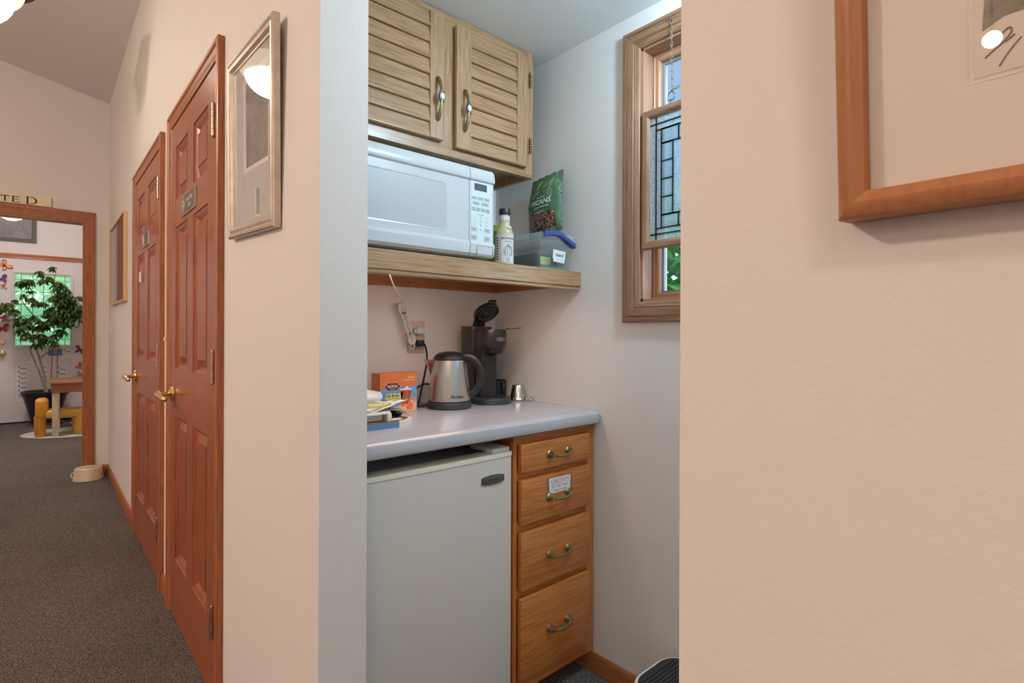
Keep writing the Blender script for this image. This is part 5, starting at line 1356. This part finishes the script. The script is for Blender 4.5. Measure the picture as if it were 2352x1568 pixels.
MB().box(1.315, 1.335, 1.525, 1.532, ZC+0.2805, ZC+0.2835).obox((1.352, 1.516, ZC+0.284), (0.05, 0.008, 0.0022), Matrix.Rotation(R(-20), 3, 'Z') @ Matrix.Rotation(R(-5), 3, 'Y')).build('filter_tab', m_cm, t, 0)
th = R(41); hp = Vector((1.276, 1.640, ZC+0.302))
dv = Vector((-0.04, -math.cos(th), math.sin(th))).normalized()
nv = Vector((1, 0, 0)).cross(dv).normalized()     # underside normal
if nv.z > 0: nv = -nv
xv = dv.cross(nv)
m4 = Matrix.Identity(4)
for i in range(3): m4[i][0] = xv[i]; m4[i][1] = dv[i]; m4[i][2] = nv[i]; m4[i][3] = (hp+dv*0.056+Vector((0, 0, 0.006)))[i]
m3 = m4.to_3x3(); c0_ = m4.translation
lid = MB().lathe([(0, -0.012), (0.035, -0.012), (0.047, -0.008), (0.0515, 0.0), (0.0515, 0.010), (0.048, 0.012), (0.045, 0.007), (0.040, 0.006), (0.0, 0.006)], c0_, 44, m3)
lid.obox(c0_+dv*0.054-nv*0.001, (0.034, 0.022, 0.014), m3, 0.006, 3)
lid = lid.build('lid', m_cm, t, 40)
MB().lathe([(0.037, 0.006), (0.0385, 0.011), (0.034, 0.012), (0.031, 0.008), (0.014, 0.008), (0.012, 0.014), (0.006, 0.015), (0.0, 0.012)], c0_, 36, m3).build('lid_gasket', m_blackg, lid, 40)
MB().obox(hp+Vector((0, 0.004, -0.003)), (0.05, 0.020, 0.030), Matrix.Rotation(R(20), 3, 'X'), 0.006, 3).obox(hp+dv*0.012+Vector((0, 0, 0.003)), (0.042, 0.03, 0.014), m3, 0.004).build('lid_hinge', m_cm, t, 40)

# tea box
t = thing('tea_box', (0.895, 1.615, ZC), 'orange peach cold brew tea box on the worktop left of the kettle', 'box')
TX0, TX1, TY0, TY1, TZ1 = 0.825, 0.9635, 1.585, 1.645, ZC+0.1315
m_or = plain('tea_orange', (0.62, 0.155, 0.035), 0.4, 0, 0.08, 8); m_blue = plain('tea_blue', (0.13, 0.29, 0.56), 0.4, 0, 0.15, 14); m_peach = plain('tea_peach', (0.72, 0.36, 0.20), 0.4, 0, 0.2, 25)
MB().box(TX0, TX1, TY0, TY1, ZC, TZ1, 0.0008, 1).build('carton', m_or, t, 0)
f = FY(TX0, TY0, ZC)
W_, H_ = TX1-TX0, TZ1-ZC
MB(f).prism([(0.0005, 0.001), (W_-0.0005, 0.001), (W_-0.0005, 0.087), (W_*0.75, 0.086), (W_*0.35, 0.0795), (0.0005, 0.080)], 0, 0.0006).build('blue_print', m_blue, t, 0)
b = MB(f)
b.prism([(0.0005, 0.001), (W_-0.0005, 0.001), (W_-0.0005, 0.034), (W_-0.02, 0.040), (W_*0.62, 0.026), (W_*0.45, 0.022), (W_*0.3, 0.012), (0.0005, 0.014)], 0.0006, 0.0009); b.build('peach_print', m_peach, t, 0)
b = MB(f)
def blob(cx, cy, rx, ry, z0, z1, n=22): b.prism([(cx+rx*math.cos(2*PI*i/n), cy+ry*math.sin(2*PI*i/n)) for i in range(n)], z0, z1)
blob(0.110, 0.017, 0.013, 0.012, 0.0009, 0.0012); blob(0.118, 0.040, 0.012, 0.013, 0.0009, 0.0011); blob(0.085, 0.026, 0.010, 0.006, 0.0009, 0.0011); b.build('fruit_print', plain('fruit_red', (0.72, 0.16, 0.07), 0.4, 0, 0.3, 60), t, 0)
b = MB(f); b.prism([(0.079, 0.028), (0.104, 0.026), (0.118, 0.072), (0.074, 0.074)], 0.0009, 0.0012); b.build('iced_tea_print', plain('iced_tea', (0.40, 0.075, 0.02), 0.35, 0, 0.45, 70), t, 0)
b = MB(f)
b.prism([(0.074, 0.074), (0.118, 0.072), (0.1185, 0.078), (0.108, 0.079), (0.100, 0.087), (0.088, 0.078), (0.0735, 0.0785)], 0.0009, 0.0012)
blob(0.119, 0.034, 0.004, 0.004, 0.0012, 0.0014); b.build('ice_print', plain('ice_print', (0.72, 0.66, 0.66), 0.4, 0, 0.15, 90), t, 0)
b = MB(f); blob(0.098, 0.046, 0.006, 0.006, 0.0012, 0.0014); b.prism([(0.122, 0.055), (0.130, 0.052), (0.133, 0.058), (0.127, 0.062)], 0.0009, 0.0012); b.build('mint_print', plain('mint_green', (0.10, 0.30, 0.08), 0.5), t, 0)
b = MB(f)
b.prism([(0.016, 0.050), (0.02, 0.062), (0.04, 0.066), (0.065, 0.063), (0.084, 0.069), (0.0845, 0.058), (0.078, 0.046), (0.055, 0.040), (0.03, 0.044)], 0.0009, 0.0012); b.build('yellow_swoosh', plain('tea_yellow', (0.72, 0.62, 0.10), 0.4), t, 0)
b = MB(f)
lo = [(0.045+0.0275*math.cos(a)*(1+0.07*math.cos(6*a)), 0.0875+0.0130*math.sin(a)*(1+0.12*math.cos(6*a))) for a in [2*PI*i/36 for i in range(36)]]
b.prism([(0.045+(x-0.045)*1.06, 0.0875+(y-0.0875)*1.10) for x, y in lo], 0.0006, 0.0012); b.build('logo_edge', plain('logo_gold', (0.66, 0.50, 0.38), 0.5), t, 0)
MB(f).prism(lo, 0.0012, 0.0016).build('logo_badge', plain('logo_maroon', (0.095, 0.014, 0.012), 0.45), t, 0)
b = MB(f); b.text('CELESTIAL', 0.0105, 0.045, 0.0885, 0.0018, 0.0001, sx=0.83, bold=0.0002); b.text('SEASONINGS', 0.004, 0.045, 0.0805, 0.0018, 0.0001)
b.text('Peach', 0.0098, 0.1285, 0.1155, 0.0003, 0.0001, align='RIGHT'); b.text('ICED BLACK TEA', 0.0052, 0.1285, 0.1065, 0.0003, 0.0001, align='RIGHT'); b.text('natural', 0.007, 0.105, 0.006, 0.0013, 0.0001)
b.build('lettering', plain('tea_cream_print', (0.80, 0.72, 0.62), 0.5), t, 0)
b = MB(f); b.text('Cold Brew', 0.0155, 0.0415, 0.0575, 0.0014, 0.0001, sx=0.82, bold=0.0004); b.text('40 BIG TEA BAGS', 0.0056, 0.050, 0.0475, 0.0014, 0.0001); b.build('brew_lettering', plain('tea_navy_print', (0.03, 0.07, 0.17), 0.5), t, 0)

# measuring cup and mug in the corner
t = thing('measuring_cup', (1.413, 1.566, ZC), 'overturned steel measuring cup with a curled handle, by the nook wall', 'cup', local=True)
MB().lathe([(0.0, 0.0), (0.033, 0.0), (0.0355, 0.003), (0.036, 0.008), (0.0335, 0.012), (0.0325, 0.016), (0.0235, 0.060), (0.0215, 0.063), (0, 0.064)], n=40).build('bowl', m_chrome, t, 30)
b = MB(FT(0, 0, 0, R(-72)))
b.tube([(0.030, 0, 0.022), (0.040, 0, 0.012), (0.047, 0, 0.004), (0.058, 0, 0.003), (0.066, 0, 0.009), (0.066, 0, 0.016), (0.059, 0, 0.019), (0.054, 0, 0.015)], 0.0045, 8, flat=0.35, smooth=5); b.build('handle', m_chrome, t)
t = thing('black_mug', (1.408, 1.684, ZC), 'black mug tucked behind the coffee maker in the corner', 'mug', local=True)
MB().lathe([(0, 0), (0.032, 0), (0.0345, 0.003), (0.0345, 0.074), (0.0315, 0.075), (0.0315, 0.008), (0, 0.006)], n=32).build('cup', m_black, t, 30)
b = MB(FT(0, 0, 0, R(-105))); b.tube([(0.033, 0, 0.066), (0.048, 0, 0.064), (0.055, 0, 0.045), (0.050, 0, 0.022), (0.033, 0, 0.014)], 0.004, 8, smooth=5); b.build('handle', m_black, t)

# folding board with its odds and ends at the left of the worktop
t = thing('board_case', (0.69, 1.44, ZC), 'flat blue-edged brown case with cream corners, at the left end of the worktop', 'case')
oc = [(0.56, 1.335), (0.772, 1.335), (0.818, 1.375), (0.818, 1.50), (0.772, 1.545), (0.56, 1.545)]
MB().prism(oc, ZC+0.0005, ZC+0.0145, 0.0008).build('edge', plain('case_blue', (0.09, 0.20, 0.36), 0.4), t, 0)
MB().prism([(0.562, 1.339), (0.770, 1.339), (0.814, 1.377), (0.814, 1.498), (0.770, 1.541), (0.562, 1.541)], ZC+0.0144, ZC+0.0165, 0.0006).build('top', wood('case_brown', (0.22, 0.10, 0.06), (0.10, 0.04, 0.025), 'X', 0.35, 0.5, 6, 0.5, 0, 0.4), t, 0)
for s in (0, 1):
    P = [(0.755, 1.334), (0.7725, 1.334), (0.819, 1.3745), (0.819, 1.392), (0.812, 1.392), (0.812, 1.379), (0.770, 1.342), (0.755, 1.342)]
    if s: P = [(x, 2*1.44-y) for x, y in P][::-1]
    MB().prism(P, ZC+0.0, ZC+0.0175, 0.0006).build('corner_guard', m_cream, t, 0)
t = thing('cream_bracket', (0.66, 1.365, ZC+0.016), 'cream plastic bracket with a bent foot lying on the blue-edged case', 'bracket')
zt_ = ZC+0.0166
MB().prism([(0.57, 1.352), (0.735, 1.352), (0.742, 1.36), (0.742, 1.376), (0.57, 1.376)], zt_+0.021, zt_+0.026, 0.0015).box(0.728, 0.742, 1.353, 1.375, zt_, zt_+0.022, 0.0015).box(0.742, 0.778, 1.356, 1.375, zt_, zt_+0.004, 0.0012).box(0.575, 0.59, 1.353, 1.375, zt_, zt_+0.022, 0.0015).build('arm', m_cream, t, 30)
MB().box(0.60, 0.722, 1.372, 1.376, zt_+0.002, zt_+0.0215).build('web', m_cream, t, 0)
def sheetgrid(x0, x1, y0, y1, n, m, fn):
    b = bmesh.new(); V = [[b.verts.new((x0+(x1-x0)*i/n, y0+(y1-y0)*j/m, fn(i/n, j/m))) for i in range(n+1)] for j in range(m+1)]
    for j in range(m):
        for i in range(n): b.faces.new((V[j][i], V[j][i+1], V[j+1][i+1], V[j+1][i]))
    return b
def nz(x, y, s, k=1.0): return noise.noise(Vector((x*s, y*s, k)))
b = MB(); b._add(sheetgrid(0.585, 0.808, 1.378, 1.525, 26, 18, lambda u, w: zt_+0.030+0.006*nz(u, w, 5)+0.022*u**4*(1-w)+0.004*math.sin(u*9)))
b._add(sheetgrid(0.588, 0.785, 1.380, 1.522, 20, 14, lambda u, w: zt_+0.024+0.005*nz(u, w, 4, 3)))
tag(b.build('paper_napkin', m_paper, None, 60), 'crumpled white paper napkins lying across the blue-edged case', 'napkin')
b = MB(); b.ball((0.697, 1.47, zt_+0.0585), 0.05, (1.5, 0.95, 0.52), 28)
for v in b.bm.verts:
    d_ = v.co-Vector((0.697, 1.47, zt_+0.0585)); k = 1+0.16*noise.noise(d_*28)+0.05*noise.noise(d_*80); v.co = Vector((0.697, 1.47, zt_+0.0585))+d_*k
tag(b.build('white_pouch', plain('pouch_white', (0.66, 0.66, 0.62), 0.35), None, 60), 'puffy white plastic pouch on the napkins in front of the tea box', 'pouch')
M = Mat('yellow_wrapper'); v = M.coord((1, 1, 1)); M.set(M.ramp(M.noise(v, 75, 2, 0.6), [(0.35, (0.33, 0.14, 0.07)), (0.48, (0.70, 0.60, 0.14)), (0.6, (0.68, 0.62, 0.22))]), 0.35)
tag(MB().tube([(0.60, 1.392, zt_+0.040), (0.68, 1.393, zt_+0.042), (0.755, 1.396, zt_+0.040), (0.768, 1.397, zt_+0.039)], [0.0065, 0.0068, 0.0062, 0.002], 12, smooth=4).build('wrapped_stick', M.m, None), 'yellow patterned wrapped stick lying on the white napkins', 'stick')
b = MB(); b._add(sheetgrid(0.772, 0.815, 1.355, 1.45, 14, 14, lambda u, w: zt_+0.004+0.022*(1-u)+0.010*abs(nz(u, w, 6))+0.012*nz(u*2, w*2, 3, 4)*(1-u)))
tag(b.build('cellophane', clear_glass('cellophane', (0.97, 0.97, 0.97), rough=0.05, bump_scale=150, bump=1.0, milky=0.10, milk=(0.8, 0.8, 0.8)), None, 20), 'scrap of crumpled clear cellophane at the corner of the case', 'wrapper')
b = MB(); b.ball((0.795, 1.425, zt_+0.012), 0.016, (1.25, 1.3, 0.75), 18)
for v in b.bm.verts:
    d_ = v.co-Vector((0.795, 1.425, zt_+0.012)); v.co = Vector((0.795, 1.425, zt_+0.012))+d_*(1+0.2*noise.noise(d_*90))
    v.co.z = max(v.co.z, zt_+0.0003)
tag(b.build('black_wad', m_black, None, 50), 'small crumpled black wad on the brown case under the cellophane', 'wad')

# ------------------------------------------------------------------ outside the openings
def siding(name, a, b_, sc):
    M = Mat(name); v = M.coord()
    wv = M.n('ShaderNodeTexWave', wave_type='BANDS', bands_direction='Y'); wv.inputs['Scale'].default_value = sc; M.link(v, wv.inputs['Vector'])
    M.set(M.ramp(wv.outputs['Fac'], [(0.0, b_), (0.12, a), (1.0, a)]), 0.6); return M.m
struct('wall_neighbour', MB().box(5.2, 5.3, -4, 9, 0, 2.15), siding('white_siding', (0.80, 0.80, 0.80), (0.30, 0.31, 0.33), 4))
struct('wall_gable', MB().box(5.15, 5.3, -4, 9, 2.15, 8), plain('blue_grey_gable', (0.105, 0.125, 0.145), 0.7, 0, 0.04, 2))
struct('ground_outside', MB().box(1.62, 9, -6, 14, -0.3, -0.1).box(-6, 1.62, 9.7, 16, -0.3, -0.1), plain('lawn', (0.06, 0.13, 0.03), 0.9, 0, 0.3, 20))
M = Mat('bush_leaf'); v = M.coord(); M.set(M.ramp(M.noise(v, 6, 3), [(0.3, (0.03, 0.13, 0.035)), (0.7, (0.10, 0.30, 0.06))]), 0.5)
tl_ = M.n('ShaderNodeBsdfTranslucent'); tl_.inputs['Color'].default_value = (0.12, 0.50, 0.10, 1)
mx = M.n('ShaderNodeMixShader'); mx.inputs[0].default_value = 0.45
M.link(M.p.outputs[0], mx.inputs[1]); M.link(tl_.outputs[0], mx.inputs[2]); M.link(mx.outputs[0], M.out.inputs['Surface'])
m_bush = M.m
def bush(name, cx, cy, z0, rx, ry, rz, n, L, label, seed):
    rr = random.Random(seed)
    t = thing(name, (cx, cy, z0), label, 'bush', local=True)
    st = MB()
    for i in range(9):
        a = rr.uniform(0, 6.28); st.tube([(0, 0, 0), (rx*.3*math.cos(a), ry*.3*math.sin(a), rz*.8), (rx*.7*math.cos(a), ry*.7*math.sin(a), rz*1.6)], [0.02, 0.014, 0.005], 6, smooth=4)
    st.build('branch', plain('bush_branch', (0.14, 0.10, 0.07), 0.8), t)
    b = MB()
    for i in range(n):
        th_ = rr.uniform(0, 2*PI); ph = math.acos(rr.uniform(-1, 1)); r_ = rr.uniform(0.55, 1.0)
        p = (rx*r_*math.sin(ph)*math.cos(th_), ry*r_*math.sin(ph)*math.sin(th_), rz*1.05+rz*r_*math.cos(ph))
        leaf(b.bm, p, rr.uniform(0, 6.28), rr.uniform(-0.9, 0.3), L*rr.uniform(.7, 1.2), L*0.33)
    b.build('foliage', m_bush, t, 60)
bush('bush', 3.0, 1.75, -0.1, 0.6, 0.85, 1.08, 2200, 0.15, 'green leafy bush outside the nook window', 21)
bush('bush', 0.1, 11.3, -0.1, 1.5, 0.6, 1.35, 2600, 0.17, 'tall green bush outside the entry door glass', 22)
# ------------------------------------------------------------------ lights out of the frame, camera
bowl_lamp(-0.85, -1.10, 2.50, 'glowing bowl lamp hanging over the near end of the hall', 'B')
bowl_lamp(-2.2, 2.2, 2.75, 'added unseen bowl lamp brightening the hall from its open left side', 'D')  # extra lamp out of view, put in to raise the hall's ambient light
bowl_lamp(-2.3, -1.8, 2.75, 'added unseen bowl lamp lifting the light from the rear corner of the hall', 'E')  # second invented fill lamp, unseen, added for more even hall light
t = thing('pendant_lamp', (-2.6, 0.386, 2.06), 'small glowing globe pendant at the open side of the hall', 'pendant lamp', local=True)
MB().ball((0, 0, 0.06), 0.036, n=24).build('globe', emit('globe_glow', LC['C'], LS['C']), t)
MB().cyl((0, 0, 0.094), (0, 0, zc(-2.6)-2.06), 0.006).build('stem', m_bronze, t)
t = thing('ceiling_lamp', (-0.35, 7.4, 2.9), 'glowing bowl lamp in the room beyond the doorway', 'ceiling lamp', local=True)
MB().lathe([(0, 0), (0.06, 0.01), (0.12, 0.04), (0.16, 0.09), (0.165, 0.11), (0, 0.11)], n=32).build('glass_bowl', emit('entry_lamp_glow', LC['entry'], LS['entry']), t)
MB().cyl((0, 0, 0.11), (0, 0, 0.4), 0.012).build('stem', m_bronze, t)
t = thing('ceiling_lamp', (1.20, 0.45, 2.03), 'cool white globe lamp on the nook ceiling', 'ceiling lamp', local=True)
MB().ball((0, 0, 0.07), 0.05, n=32).build('globe', emit('nook_lamp_glow', LC['nook'], LS['nook']), t)
MB().cyl((0, 0, 0.117), (0, 0, ZN-2.03-0.012), 0.012).lathe([(0.0, ZN-2.03-0.014), (0.05, ZN-2.03-0.012), (0.055, ZN-2.03), (0, ZN-2.03)], n=32).build('stem', m_white, t)

world = bpy.data.worlds.new('World'); scene.world = world; world.use_nodes = True
nt = world.node_tree; bg = nt.nodes['Background']
sky = nt.nodes.new('ShaderNodeTexSky'); sky.sky_type = 'NISHITA'; sky.sun_disc = False; sky.sun_elevation = R(50); sky.sun_rotation = R(200)
nt.links.new(sky.outputs['Color'], bg.inputs['Color']); bg.inputs['Strength'].default_value = LS['world']

f_px, yaw, roll = 1227.6, R(41.37), R(0.2)
cam = bpy.data.cameras.new('camera'); co = bpy.data.objects.new('camera', cam); COL.objects.link(co); scene.camera = co
cam.sensor_fit = 'HORIZONTAL'; cam.sensor_width = 36.0; cam.lens = f_px/2352*36.0
cam.shift_y = -(784-766)/2352
cam.clip_start = 0.02; cam.clip_end = 100
co.location = (0, 0, 1.178)
co.rotation_euler = (Matrix.Rotation(-yaw, 3, 'Z') @ Matrix.Rotation(R(90), 3, 'X') @ Matrix.Rotation(roll, 3, 'Z')).to_euler()
vs = scene.view_settings
scene.display_settings.display_device = 'sRGB'
vs.view_transform = 'Standard'; vs.look = 'None'; vs.exposure = 0.0; vs.gamma = 1.0; vs.use_curve_mapping = False
